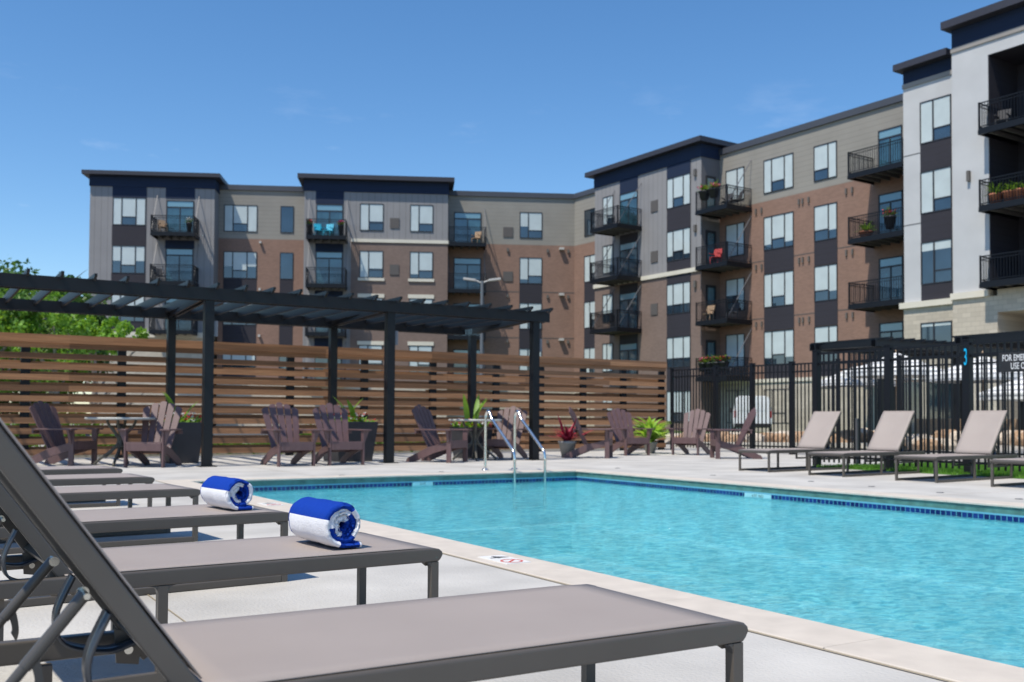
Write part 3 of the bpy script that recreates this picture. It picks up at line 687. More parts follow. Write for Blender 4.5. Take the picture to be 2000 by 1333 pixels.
# ================================================================== TABLES
def make_table(loc, w, label, h=.755):
    e = empty('patio_table', loc, .35, label, 'table', 'patio tables between adirondack chairs')
    t = MB(); t.lathe([(.001, h-.04), (w/2-.03, h-.04), (w/2, h-.034), (w/2, h-.006), (w/2-.008, h), (.001, h)], 40); t.build('table_top', M['tstone'], e)
    for k in range(4):
        a = math.pi/4+k*math.pi/2; ct, st = math.cos(a), math.sin(a); pts = []
        for i in range(15):
            u = i/14; r = .12+.10*math.cos(u*math.pi*2.0)+.17*u**3*1.1; pts.append((r*ct, r*st, (h-.04)*(1-u)+.012))
        l = MB(); l.tube(pts, .022, 8); l.tube([(p[0]*.78-.015*st, p[1]*.78+.015*ct, p[2]) for p in pts[2:-2]], .013, 6); l.build('leg', M['tmetal'], e)
    r = MB()
    for z, rr in ((.30, .13), (.46, .09)):
        r.tube([(rr*math.cos(6.28318*k/20), rr*math.sin(6.28318*k/20), z) for k in range(21)], .009, 6)
    r.build('ring', M['tmetal'], e); return e
make_table((2.95, 16.6, 0), 1.08, 'round stone-topped patio table with curved metal legs between two plum chairs at far left')
make_table((9.0, 16.0, 0), .98, 'round stone-topped patio table right behind the pool ladder')

# ================================================================== PLANTS
def leaf(mb, base, az, length, width, rise, droop, n=6, mi=0):
    base = Vector(base); h = Vector((math.cos(az), math.sin(az), 0)); s = Vector((-math.sin(az), math.cos(az), 0)); vs = []
    for i in range(n+1):
        u = i/n; p = base+h*(length*u*math.cos(rise*(1-u*.3)))+Vector((0, 0, length*(math.sin(rise)*u-droop*u*u)))
        wv = width*math.sin(math.pi*min(1, .12+u*.88))**.8*.5
        vs += [p-s*wv+Vector((0, 0, wv*.35)), p, p+s*wv+Vector((0, 0, wv*.35))]
    fs = []
    for i in range(n): a = i*3; fs += [(a, a+3, a+4, a+1), (a+1, a+4, a+5, a+2)]
    mb.add(vs, fs, mi, True)
def pot(e, r0, r1, h, m):
    p = MB(); p.lathe([(.001, 0), (r0, 0), (r1, h*.85), (r1+.015, h*.85), (r1+.018, h), (r1-.015, h), (r1-.02, h-.04), (.001, h-.04)], 28); return p.build('pot', m, e)
def hosta(loc):
    e = empty('potted_plant', loc, 0, 'big pale green leafy plant in a grey pot beside the wooden fence end', 'potted plant')
    pot(e, .10, .15, .26, M['pot']); r = random.Random(5); f = MB()
    for k in range(95):
        az = r.uniform(0, 6.28); ri = r.uniform(.35, 1.45); ln = r.uniform(.35, .72)
        leaf(f, (r.uniform(-.05, .05), r.uniform(-.05, .05), .22+r.uniform(0, .25)), az, ln, r.uniform(.08, .14), ri, r.uniform(.15, .5))
    f.build('foliage', M['hosta'], e, recalc=False); return e
_p = gz(1270, 886); hosta((_p[0], _p[1], 0))
def cordyline(loc):
    e = empty('potted_plant', loc, 0, 'pot of spiky red leaves beside the edge-on plum chair', 'potted plant')
    pot(e, .11, .17, .33, M['pot']); r = random.Random(9); f = MB()
    for k in range(48):
        leaf(f, (r.uniform(-.04, .04), r.uniform(-.04, .04), .30), r.uniform(0, 6.28), r.uniform(.3, .62), r.uniform(.03, .06), r.uniform(.5, 1.45), r.uniform(0, .35))
    f.build('foliage', M['cordy'], e, recalc=False); return e
_p = gz(1108, 894); cordyline((_p[0], _p[1], 0))
def planter(loc, rz, label, w=.62, h=.62, seed=1, banana=.55):
    e = empty('planter_box', loc, rz, label, 'planter', 'charcoal planter boxes under the pergola'); r = random.Random(seed)
    b = MB(); a, c = w*.40, w*.5
    b.add([(-a, -a, 0), (a, -a, 0), (a, a, 0), (-a, a, 0), (-c, -c, h), (c, -c, h), (c, c, h), (-c, c, h), (-c+.03, -c+.03, h), (c-.03, -c+.03, h), (c-.03, c-.03, h), (-c+.03, c-.03, h), (-c+.03, -c+.03, h-.06), (c-.03, -c+.03, h-.06), (c-.03, c-.03, h-.06), (-c+.03, c-.03, h-.06)],
          [(3, 2, 1, 0), (0, 1, 5, 4), (1, 2, 6, 5), (2, 3, 7, 6), (3, 0, 4, 7), (4, 5, 9, 8), (5, 6, 10, 9), (6, 7, 11, 10), (7, 4, 8, 11), (8, 9, 13, 12), (9, 10, 14, 13), (10, 11, 15, 14), (11, 8, 12, 15), (12, 13, 14, 15)])
    b.build('box', M['planter'], e, bevel=.006)
    f = MB()
    for k in range(120): leaf(f, (r.uniform(-c+.06, c-.06), r.uniform(-c+.06, c-.06), h-.06), r.uniform(0, 6.28), r.uniform(.1, .26), r.uniform(.03, .07), r.uniform(.4, 1.4), r.uniform(0, .5))
    for k in range(4 if banana else 0):
        leaf(f, (r.uniform(-.1, .1), r.uniform(-.1, .1), h-.04), r.uniform(0, 6.28), banana*r.uniform(.7, 1.1), .11, r.uniform(1.2, 1.45), .05, 8)
    f.build('foliage', M['leafbright'], e, recalc=False)
    for nm, m, cnt in (('red_flowers', M['fred'], 34), ('white_flowers', M['fwhite'], 34)):
        q = MB()
        for k in range(cnt):
            cx, cy, cz = r.uniform(-c, c)*.95, r.uniform(-c, c)*.95, h+r.uniform(0, .15)
            for t in range(6):
                az = r.uniform(0, 6.28); leaf(q, (cx, cy, cz), az, .038, .03, r.uniform(.1, 1.3), .1, 2)
        q.build(nm, m, e, recalc=False)
    return e
_p = gz(372, 905); planter((_p[0]-.13, _p[1]+.2, 0), .1, 'charcoal planter box of red and white flowers beside the left front pergola post', .60, .68, 1, .55)
_p = gz(690, 902); planter((_p[0]+.0, _p[1]+.25, 0), .05, 'charcoal planter box of flowers half hidden behind the pair of plum chairs', .80, .70, 2, .5)
_p = gz(930, 896); planter((_p[0], _p[1]+.2, 0), .05, 'charcoal planter box with one tall leaf behind the table by the pool ladder', .62, .60, 3, .75)

# ================================================================== LADDER
def bez(ctrl, n=8):
    pts = []
    for i in range(len(ctrl)-1):
        P0 = Vector(ctrl[max(i-1, 0)]); P1 = Vector(ctrl[i]); P2 = Vector(ctrl[i+1]); P3 = Vector(ctrl[min(i+2, len(ctrl)-1)])
        for k in range(n):
            t = k/n; pts.append(.5*((2*P1)+(P2-P0)*t+(2*P0-5*P1+4*P2-P3)*t*t+(-P0+3*P1-3*P2+P3)*t**3))
    pts.append(Vector(ctrl[-1])); return pts
le = empty('pool_ladder', (7.62, 12.42, 0), 0, 'polished steel pool ladder with two arched grab rails at the far edge', 'pool ladder')
for s in (-.255, .255):
    r = MB(); r.tube(bez([(s, .52, 0), (s, .52, .45), (s, .515, .80), (s, .45, .90), (s, .37, .86), (s, .0, .53), (s, -.36, .33), (s, -.56, .27), (s, -.60, .20), (s, -.60, -.1), (s, -.60, -1.0)], 6) if False else
               bez([(s, .36, 0), (s, .36, .40), (s, .36, .72), (s, .345, .825), (s, .28, .875), (s, .215, .82)], 7)+bez([(s, .185, .765), (s, -.31, .40), (s, -.435, .30), (s, -.465, .22), (s, -.47, .08), (s, -.47, -.55)], 7), .0215, 14)
    r.build('grab_rail', M['steel'], le)
    b = MB(); b.lathe([(.001, 0), (.055, 0), (.05, .015), (.03, .025), (.022, .03)], 20, (s, .36, .001)); b.build('escutcheon', M['steel'], le)
for z in (-.28, -.5):
    t = MB(); t.box(-.24, .24, -.51, -.42, z, z+.025); t.build('tread', M['steel'], le)

# ================================================================== PERGOLAS
def pergola(name_label, posts_front, posts_back, yf, yb, x0, x1, ztop, bh=.19, raf=.14, rsp=.438, boxes=True):
    e = empty('pergola', (posts_front[0], yf, 0), 0, name_label, 'pergola'); K = M['blackp']
    zb = ztop-.055
    for xs, y in ((posts_front, yf), (posts_back, yb)):
        for x in xs:
            p = MB(); p.box(x-.07, x+.07, y-.07, y+.07, .012, zb-bh); p.box(x-.13, x+.13, y-.13, y+.13, .0, .014); p.build('post', K, e, world=True)
    for y in (yf, yb):
        for o in ((-.085,) if y == yf else (-.085,)):
            b = MB(); b.box(x0, x1, y+o-.02, y+o+.02, zb-bh, zb); b.box(x0, x1, y-o-.02, y-o+.02, zb-bh, zb); b.build('beam', K, e, world=True)
    for xf, xb in zip(posts_front, posts_back):
        for o in (-.05, .05):
            b = MB(); b.bar((xf+o, yf+.11, zb-bh+.09), (xb+o, yb-.11, zb-bh+.09), .035, .13); b.build('cross_beam', K, e, world=True)
    x = x1-.10
    while x > x0:
        r = MB(); za, zc = zb-raf+.045, zb+.055
        r.prism([(yf-.34, zb+.02), (yf-.22, za+.055), (yf-.22, zb+.001), (yb+.22, zb+.001), (yb+.34, zb+.02), (yb+.34, zc), (yf-.34, zc)], x-.02, x+.02, 'x')
        # rafter body hangs between the beams
        r.box(x-.019, x+.019, yf+.11, yb-.11, za, zb+.002)
        r.build('rafter', K, e, world=True); x -= rsp
    if boxes:
        for x in posts_front:
            b = MB(); b.box(x+.072, x+.13, yf-.06, yf+.05, 2.02, 2.26); b.build('light_box', M['boxgrey'], e, world=True)
    return e
pergola('long black pergola with open rafters along the wooden fence', [-2.15, .93, 4.03, 7.1, 10.05], [-2.1, 1.0, 4.2, 7.35, 10.55], 15.62, 18.9, -4.6, 10.32, 2.82)

# ================================================================== WOODEN FENCE
FY = 19.6; FX0, FX1 = -7.0, 16.55
fe = empty('wooden_fence', (5, FY, 0), 0, 'tall horizontal cedar slat fence with black posts behind the pergola', 'fence')
x = FX1-.10
while x > FX0:
    p = MB(); p.box(x-.075, x+.075, FY-.04, FY+.04, 0, 2.14); p.build('post', M['black'], fe, world=True); x -= 1.22 if (FX1-x) < 4 else 1.62
tp = MB(); tp.box(FX0, FX1, FY-.10, FY-.0605, 2.085, 2.235); tp.box(FX0, FX1, FY-.095, FY-.076, 2.17, 2.30) if False else None
tp.build('top_board', M['wood'], fe, world=True); tq = MB(); tq.box(FX0, FX1, FY-.06, FY-.0415, 1.992, 2.14); tq.build('under_board', M['wood'], fe, world=True)
r = random.Random(11); pitch = .192; k = 0
while True:
    z = 1.903-k*pitch
    if z < .11: break
    b = MB(); x = FX0; zo = r.uniform(-.004, .004)
    b.box(FX0, FX1, FY-.06, FY-.0415, z-.108+zo, z+zo); b.build('slat', M['wood'], fe, world=True)
    z2 = z-.108-.034
    if z2 > .1:
        b = MB(); xb_ = FX0
        while xb_ < FX1-.1:
            xe_ = min(xb_+r.choice((1.62, 2.4, 3.2)), FX1); jz_ = r.choice((0, .004, .020, .030, -.008)); b.box(xb_+.002, xe_-.002, FY+.0415, FY+.06, z2-.076+zo, z2+jz_+zo); xb_ = xe_
        b.build('back_slat', M['wood'], fe, world=True)
    k += 1

# ================================================================== METAL FENCES
def metal_fence(pts, h, label, name='metal_fence', sp=.105, zb=.08, posts=None, big=()):
    e = empty(name, (pts[0][0], pts[0][1], 0), 0, label, 'fence')
    for i, (x, y) in enumerate(pts):
        wv = .05 if i in big else .035
        p = MB(); p.box(x-wv, x+wv, y-wv, y+wv, 0, h+.05); p.box(x-wv-.012, x+wv+.012, y-wv-.012, y+wv+.012, h+.05, h+.065); p.build('post', M['black'], e, world=True)
    for (xa, ya), (xb, yb) in zip(pts, pts[1:]):
        d = math.hypot(xb-xa, yb-ya); ux, uy = (xb-xa)/d, (yb-ya)/d; m = MB()
        for z in (h-.0, h-.17, zb+.09):
            m.bar((xa+ux*.04, ya+uy*.04, z), (xb-ux*.04, yb-uy*.04, z), .03, .035)
        n = int((d-.1)/sp)
        for k in range(1, n+1):
            q = .05+(d-.1)*k/(n+1); m.box(xa+ux*q-.0115, xa+ux*q+.0115, ya+uy*q-.0115, ya+uy*q+.0115, zb, h-.01)
        m.build('picket_panel', M['black'], e, world=True)
    return e
metal_fence([(16.68, 19.45), (16.72, 17.9), (16.78, 16.75), (17.0, 15.75), (17.05, 14.5), (17.1, 13.0), (17.15, 11.6), (17.2, 10), (17.25, 8.4), (17.3, 6.8)], 2.02, 'tall black picket fence running back from the end of the wooden fence', big=(1, 2, 3))
fr = metal_fence([(12.86, 11.38), (12.88, 9.98), (12.92, 8.68), (12.96, 7.2), (13.0, 5.8)], 1.86, 'nearer black picket fence behind the right row of loungers', big=(0, 1, 2))
# gate lever post
gp = empty('gate_latch_post', (13.75, 11.3, 0), 0, 'slim grey post standing between the two picket fences', 'post')
# emergency sign on the near fence
p0 = gz(1952, 940); sg = empty('emergency_sign', (12.955, 7.87, 1.57), 0, 'black sign reading for emergency use only at the right edge', 'sign')
th = -math.pi/2+.03
Rm = Matrix.Rotation(th, 4, 'Z')
s_ = MB(); s_.box(-.34, .34, -.004, .004, -.135, .135); so = s_.build('panel', mat('sign_black', (.015, .015, .017), .5), sg, bevel=.003); so.matrix_local = Rm @ Matrix.Translation((0, -.03, 0))
for tx, z in (('FOR EMERGENCY', .055), ('USE ONLY', -.058)):
    text_mesh('lettering', tx, .125, M['white'], Rm @ Matrix.Translation((0, -.0355, z)) @ Matrix.Rotation(math.pi/2, 4, 'X'), sg, .0005, sx=.58)
# cyan mark on the post
cm = empty('cyan_mark', (12.865, 8.68, 1.66), 0, 'bright cyan figure fixed to the tall picket fence post', 'post mark')
text_mesh('figure', '3', .34, mat('cyan_enamel', (.0, .42, .75), .4), Matrix.Rotation(-math.pi/2, 4, 'Z') @ Matrix.Translation((0, -.004, 0)) @ Matrix.Rotation(math.pi/2, 4, 'X'), cm, .004, sx=.35)
b = MB(); b.box(-.02, .02, -.02, .02, 0, .78); b.box(-.05, .05, -.05, .05, 0, .01); b.build('shaft', mat('grey_post', (.09, .09, .10), .5), gp)
b = MB(); b.box(-.026, .026, -.026, .026, .78, .80); b.build('cap', M['boxgrey'], gp)
# ================================================================== BUILDINGS
def Wl(lat, d, dl, dd):
    R0 = np.array([math.cos(YAW), -math.sin(YAW)]); D0 = np.array([math.sin(YAW), math.cos(YAW)])
    O = R0*lat+D0*d; v = R0*dl+D0*dd; v = v/np.linalg.norm(v); n = np.array([v[1], -v[0]])
    if n @ O > 0: n = -n
    return O, v, n
LW = Wl(4.4, 70.5, 1, .096); RW = Wl(4.4, 70.5, .669, -1.)
def S(w, px, py, d=0.):
    O, v, n = w; O = O+n*d; r = ray(px, py); t = (n @ O)/(n @ r[:2]); P = CP+r*t
    return float((P[:2]-O) @ v)
def wp(w, s, d, z): O, v, n = w; p = O+v*s+n*d; return (float(p[0]), float(p[1]), z)
def wbox(mb, w, s0, s1, z0, z1, d0, d1, mi=0):
    mb.hexa([wp(w, s0, d0, z0), wp(w, s1, d0, z0), wp(w, s1, d1, z0), wp(w, s0, d1, z0), wp(w, s0, d0, z1), wp(w, s1, d0, z1), wp(w, s1, d1, z1), wp(w, s0, d1, z1)], mi)
def fm(nm, c, k, **a): return {0: facade(nm+'_left', c, k, LW[1], **a), 1: facade(nm+'_right', c, k, RW[1], **a)}
FM = {
 'lap': fm('lap_siding', (.29, .272, .24), 'h', pitch=.28, depth=.02, dark=.62), 'brick': fm('red_brick', (.238, .145, .108), 'b'),
 'brown': fm('brown_brick', (.19, .135, .112), 'b'), 'batten': fm('grey_batten', (.25, .245, .25), 'v', pitch=.42, depth=.03, dark=.6),
 'navy': fm('navy_panel', (.004, .016, .05), 'h', pitch=.4, dark=.7), 'panel': fm('dark_panel', (.028, .026, .036), 'h', pitch=.3, dark=.6),
 'cream': fm('cream_stone', (.50, .445, .36), 's'), 'trim': fm('cream_trim', (.66, .62, .52), 'p'), 'white': fm('white_stucco', (.50, .505, .51), 'p'),
 'cap': fm('roof_cap', (.035, .034, .045), 'p', rough=.5), 'cap2': fm('parapet_cap', (.06, .065, .08), 'p', rough=.5), 'soffit': fm('soffit', (.3, .28, .26), 'p')}
BB = M['black']
M['blind'] = mat('window_blind', (.50, .57, .575), .6, var=.06, vscale=1.5, coat=.6); M['blind'].node_tree.nodes['Principled BSDF'].inputs['Coat Roughness'].default_value = .02
M['glass'] = mat('dark_glass', (.018, .034, .052), .04, spec=1.0, var=.5, vscale=.6, coat=1)
M['dglass'] = mat('door_glass', (.03, .085, .11), .06, spec=.9, var=.6, vscale=.9, coat=1)
M['tglass'] = mat('transom_glass', (.16, .30, .36), .06, spec=.9, coat=1)
M['wframe'] = mat('window_frame', (.02, .021, .026), .5)
class Bld:
    def __init__(s, e): s.e = e
    def wall(s, mk, w, *boxes, name='wall'):
        for b in boxes:
            mb = MB(); wbox(mb, w, *b); o = mb.build(name, FM[mk][0 if w is LW else 1], s.e, world=True)
        return o
    def window(s, w, s0, s1, head, h, d, style, lower=.27, blind=1.0):
        if style != 's' and rnd.random() < .22: blind = rnd.choice((.85, .7, .55)); lower = max(lower, .3)
        z0, z1 = head-h, head; f = MB(); t = .05; a, b = d, d+.045
        wbox(f, w, s0, s1, z1-t, z1, a, b); wbox(f, w, s0, s1, z0, z0+t, a, b)
        if style == 't': cuts = [0, .27, .70, 1]; mid = 1
        elif style == 'l': cuts = [0, .38, 1]; mid = 1
        elif style == 'r': cuts = [0, .62, 1]; mid = 0
        elif style == 'm': cuts = [0, .42, 1]; mid = 1
        elif style == 's': cuts = [0, 1]; mid = None
        bl, gl = MB(), MB()
        xs = [s0+(s1-s0)*c for c in cuts]
        for i, x in enumerate(xs):
            x0 = min(max(x-t/2, s0), s1-t); wbox(f, w, x0, x0+t*(1.4 if 0 < i < len(xs)-1 else 1), z0+t, z1-t, a, b)
        for i in range(len(xs)-1):
            p0, p1 = xs[i]+t/2+.002, xs[i+1]-t/2-.002
            if style == 's': wbox(gl, w, p0, p1, z0+t, z1-t, a+.001, a+.02); continue
            lo = lower if i == mid else (0 if blind >= 1 else 1-blind)
            zc = z0+t+(h-2*t)*lo
            wbox(bl, w, p0, p1, zc, z1-t, a+.001, a+.02)
            if lo > 0:
                wbox(gl, w, p0, p1, z0+t, zc-.0, a+.001, a+.016)
                if i == mid: wbox(f, w, p0-.002, p1+.002, z0+t+(h-2*t)*.27-.0, z0+t+(h-2*t)*.27+.06, a+.021, b)
        o = f.build('window', M['wframe'], s.e, world=True)
        for mb, nm, mm in ((bl, 'blind', M['blind']), (gl, 'pane', M['glass'])):
            if mb.v:
                c = mb.build(nm, mm, None); c.data.transform(Matrix.Translation(-Vector(s.e.location))); c.parent = o
    def door(s, w, s0, s1, head, floor, d):
        f = MB(); a, b = d, d+.05; t = .06
        wbox(f, w, s0, s1, head-t, head, a, b); wbox(f, w, s0, s1, head-.5, head-.42, a, b)
        for x in (s0, (s0+s1)/2-t/2, s1-t): wbox(f, w, x, x+t, floor, head-.5, a, b)
        for x in (s0, s1-t): wbox(f, w, x, x+t, head-.42, head-t, a, b)
        o = f.build('balcony_door', M['wframe'], s.e, world=True)
        g = MB(); wbox(g, w, s0+t, s1-t, floor, head-.5, a+.001, a+.02); g2 = MB(); wbox(g2, w, s0+t, s1-t, head-.42, head-t, a+.001, a+.02)
        for mb, nm, mm in ((g, 'pane', M['dglass']), (g2, 'transom', M['tglass'])):
            c = mb.build(nm, mm, None); c.data.transform(Matrix.Translation(-Vector(s.e.location))); c.parent = o
    def balcony(s, w, s0, s1, zf, d0, d1, left=True, right=True, rod=None):
        """zf = top of the slab"""
        p = MB(); wbox(p, w, s0, s1, zf-.09, zf, d0+.01, d1); wbox(p, w, s0, s1, zf-.27, zf-.09, d1-.07, d1+.03)
        for x in (s0, s1-.07): wbox(p, w, x, x+.07, zf-.27, zf-.09, d0+.01, d1-.07)
        o = p.build('balcony', BB, s.e, world=True)
        jb = MB(); x = s0+.35
        while x < s1-.25: wbox(jb, w, x, x+.10, zf-.24, zf-.092, d0+.02, d1-.08); x += .55
        r = MB(); zt = zf+1.07
        def run(fa, fb, n):
            for k in range(n+1):
                q = k/n; ss, dd = fa[0]+(fb[0]-fa[0])*q, fa[1]+(fb[1]-fa[1])*q; wbox(r, w, ss-.010, ss+.010, zf+.08, zt-.04, dd-.010, dd+.010)
            a0, a1 = min(fa[0], fb[0])-.02, max(fa[0], fb[0])+.02; b0, b1 = min(fa[1], fb[1])-.02, max(fa[1], fb[1])+.02
            wbox(r, w, a0, a1, zt-.04, zt, b0, b1); wbox(r, w, a0, a1, zt-.17, zt-.145, b0+.005, b1-.005); wbox(r, w, a0, a1, zf+.05, zf+.08, b0, b1)
        run((s0+.03, d1-.03), (s1-.03, d1-.03), max(4, int((s1-s0)/.125)))
        if left: run((s0+.03, d0+.05), (s0+.03, d1-.1), int((d1-d0)/.125))
        if right: run((s1-.03, d0+.05), (s1-.03, d1-.1), int((d1-d0)/.125))
        for ss in (s0+.03, s1-.03): wbox(r, w, ss-.03, ss+.03, zf, zt+.02, d1-.06, d1)
        for ss in (s0+.04, s1-.04):
            if rod == 'n' or (rod == 'r' and ss < (s0+s1)/2): continue
            q = MB(); q.bar(wp(w, ss, d0+.03, zf+2.72), wp(w, ss, d1-.05, zf+.02), .035, .035); q.build('tie_rod', M['rodgrey'], s.e, world=True)
        for mb, nm, mm in ((r, 'railing', BB), (jb, 'joist', M['joist'])):
            c = mb.build(nm, mm, None); c.data.transform(Matrix.Translation(-Vector(s.e.location))); c.parent = o
        return o
    def bits(s, name, m, boxes, w):
        for b in boxes: q = MB(); wbox(q, w, *b); q.build(name, m, s.e, world=True)
M['rodgrey'] = mat('galvanised_rod', (.16, .16, .17), .5)
M['joist'] = mat('grey_joist', (.12, .115, .11), .7)
H1, H2, H3, H4, H5 = HE = [15.45, 12.22, 9.0, 5.77, 2.52]; WH = 1.86
FL = [12.95, 9.72, 6.5, 3.27]
be = empty('apartment_building', wp(LW, 0, 0, 0), 0, 'long brick and grey-sided apartment building of two wings with navy-topped bays and black balconies', 'building')
B = Bld(be)
BRK = 13.12
# --- left wing body
A0, A1 = -32.85, -24.75; B0, B1 = -18.8, -9.05
ad_ = 1.5
B.wall('lap', LW, (A1, B0, BRK, 16.48, -9, 0)); B.wall('lap', LW, (B1, 0, BRK, 16.48, -9, 0))
B.wall('brick', LW, (A1, B0, 3.1, BRK, -9, 0)); B.wall('brick', LW, (B1, 0, 3.1, BRK, -9, 0))
B.wall('cream', LW, (A1, B0, 0, 3.1, -9, .03), (B1, 0.0, 0, 3.1, -9, .03))
B.wall('cap2', LW, (A1, B0, 16.48, 16.83, -9, .12), (B1, .04, 16.48, 16.83, -9, .12), name='parapet_cap')
def S1(px, py=420, d=0.): return S(LW, px, py, d)
wAB0, wAB1 = S1(438), S1(503); s1_, s2_ = S1(548), S1(574)
for i, hd in enumerate(HE[:4]):
    B.window(LW, wAB0, wAB1, hd, WH, 0, 't'); B.window(LW, s1_, s2_, hd, WH, 0, 's')
wC0, wC1 = S1(1015), S1(1059)
for i, hd in enumerate(HE[:4]): B.window(LW, wC0, wC1, hd, WH, 0, 'l')
for (a, b) in ((wAB0, wAB1), (s1_, s2_), (wC0, wC1)):
    for hd in HE[1:4]: B.wall('panel', LW, (a, b, hd-WH-1.37, hd-WH-.01, 0, .025), name='spandrel_panel')
# --- block A
def blockfront(w, s0, s1, d, cols_navy, zb, basek):
    """batten front with navy heads above window columns"""
    xs = [s0]; z = 16.17
    B.wall('batten', w, (s0, s1, zb, z, -9, d))
    B.wall('navy', w, (s0-.05, s1+.05, z, 16.87, -9, d+.06), name='navy_fascia')
    B.wall('cap', w, (s0-.42, s1+.42, 16.87, 17.13, -9.3, d+.5), name='roof_cap')
    for (a, b) in cols_navy: B.wall('navy', w, (a, b, HE[0]+.01, z-.005, d, d+.03), name='navy_panel')
def SA(px): return S(LW, px, 420, ad_)
ca0, ca1, da0, da1 = SA(219.5), SA(286), SA(323.5), SA(380.5)
blockfront(LW, A0, A1, ad_, [(ca0, ca1), (da0, da1)], 6.45, 'cream')
B.wall('cream', LW, (A0+.6, A1-.3, 0, 6.1, -9, ad_+.05)); B.wall('trim', LW, (A0+.5, A1-.2, 6.1, 6.45, -9, ad_+.2), name='stone_cornice')
for i, hd in enumerate(HE[:3]):
    B.window(LW, ca0+.03, ca1-.03, hd, WH, ad_, 't', blind=1.0)
    if i: B.wall('panel', LW, (ca0, ca1, HE[i]+.01, HE[i-1]-WH-.01, ad_, ad_+.025), name='spandrel_panel')
B.wall('panel', LW, (ca0, ca1, 6.46, HE[2]-WH-.01, ad_, ad_+.025), name='spandrel_panel')
for i in range(3):
    B.door(LW, da0+.05, da1-.05, HE[i]-.12, FL[i]+.05, ad_)
    if i: B.wall('navy', LW, (da0, da1, HE[i]-.11, FL[i-1]-.3, ad_, ad_+.03), name='navy_panel')
bsA = (S(LW, 294, 440, ad_+1.55), S(LW, 380, 440, ad_+1.55))
for i in range(3): B.balcony(LW, bsA[0], bsA[1], FL[i], ad_, ad_+1.55)
# --- block B
def SB(px): return S(LW, px, 430, ad_)
db0, db1 = SB(616.5), SB(671)
B.wall('batten', LW, (B0, B1, BRK-.1, 16.22, -9, ad_)); B.wall('navy', LW, (B0-.05, B1+.05, 16.22, 17.0, -9, ad_+.06), name='navy_fascia')
B.wall('cap', LW, (B0-.42, B1+.42, 17.0, 17.3, -9.3, ad_+.5), name='roof_cap')
B.wall('batten', LW, (B0, SB(686), 3.1, BRK-.102, -9, ad_)); B.wall('brown', LW, (SB(686), B1, 3.1, BRK-.32, -9, ad_))
B.wall('cream', LW, (B0, B1, 0, 3.1, -9, ad_+.03)); B.wall('trim', LW, (SB(686)+.01, B1+.04, BRK-.32, BRK-.101, -9, ad_+.07), name='stone_cornice')
for (a, b, st) in ((703, 749, 'l'), (801, 846, 'l')):
    a, b = SB(a), SB(b)
    for i, hd in enumerate(HE[:4]):
        B.window(LW, a, b, hd, WH, ad_, st, .27 if a > -14 else .34)
        if i == 1: B.bits('sill', FM['trim'][0], [(a-.1, b+.1, hd-WH-.2, hd-WH-.005, ad_, ad_+.09)], LW)
        if i > 1: B.bits('lintel', FM['trim'][0], [(a-.1, b+.1, hd+.01, hd+.27, ad_, ad_+.06)], LW)
B.wall('navy', LW, (db0, db1, HE[0]-.1, 16.215, ad_, ad_+.03), name='navy_panel')
for i in range(4):
    B.door(LW, db0+.03, db1-.03, HE[i]-.12, FL[i]+.05, ad_)
    if i: B.wall('navy', LW, (db0, db1, HE[i]-.11, FL[i-1]-.3, ad_, ad_+.03), name='navy_panel')
bsB = (S(LW, 598, 450, ad_+1.55), S(LW, 676, 450, ad_+1.55))
for i in range(4): B.balcony(LW, bsB[0], bsB[1], FL[i], ad_, ad_+1.55)
# --- left wing right part balconies
dc0, dc1 = S1(887), S1(940)
for i in range(4): B.door(LW, dc0, dc1, HE[i]-.12, FL[i]+.05, 0)
bsC = (B1+.05, S(LW, 950, 450, 1.55))
for i in range(4): B.balcony(LW, bsC[0], bsC[1], FL[i], 0, 1.55, left=False)
# vents and fixtures
M['vent'] = mat('vent_louver', (.10, .09, .085), .7)
for (a, b) in ((762, 780),):
    for z in (14.15, 10.95): B.bits('vent', M['vent'], [(SB(a), SB(b), z-.35, z+.35, ad_, ad_+.05)], LW)
for z in (14.0, 10.85, 7.6): B.bits('vent', M['vent'], [(S1(983), S1(1002), z-.35, z+.35, 0, .05)], LW)
M['fix'] = mat('wall_fixture', (.12, .11, .10), .6); M['fixw'] = mat('pale_fixture', (.5, .48, .45), .6)
for z in (12.85, 9.6, 6.4):
    for px in (990, 1068, 1108): B.bits('wall_light', M['fix'], [(S1(px), S1(px)+.14, z-.25, z, 0, .12)], LW)
    B.bits('wall_light', M['fixw'], [(S1(1092), S1(1101), z-.06, z+.1, .0, .35)], LW)
    B.bits('wall_light', M['fixw'], [(S1(508), S1(512), z-.06, z+.1, .0, .25)], LW)
for z in (9.75, 6.5):
    B.bits('control_joint', M['vent'], [(B1, 0, z, z+.05, 0, .012)], LW); 
# --- right wing
C0, C1 = 4.2, 14.15; E1 = 27.9
B.wall('lap', RW, (0, C0, BRK, 16.48, -9, 0), (C1, E1, BRK, 16.48, -9, 0)); B.wall('brick', RW, (0, C0, 3.1, BRK, -9, 0), (C1, E1, 3.1, BRK, -9, 0))
B.wall('cream', RW, (0, C0, 0, 3.1, -9, .03), (C1, E1, 0, 2.9, -9, .03)); B.wall('trim', RW, (C1, E1, 2.9, 3.1, -9, .1), name='stone_cornice')
B.wall('cap2', RW, (0, C0, 16.48, 16.83, -9, .12), (C1, E1, 16.48, 16.83, -9, .12), name='parapet_cap')
r0, r1 = S(RW, 1142, 440), S(RW, 1168, 440)
for i, hd in enumerate(HE): B.window(RW, r0, r1, hd, WH, 0, 'm' if i else 's')
for hd in HE[1:4]: B.wall('panel', RW, (r0, r1, hd-WH-1.37, hd-WH-.01, 0, .025), name='spandrel_panel')
def SR(px, py=330, d=0.): return S(RW, px, py, d)
e0, e1, f0, f1 = SR(1492), SR(1550), SR(1590), SR(1635); g0, g1 = SR(1418), SR(1454)
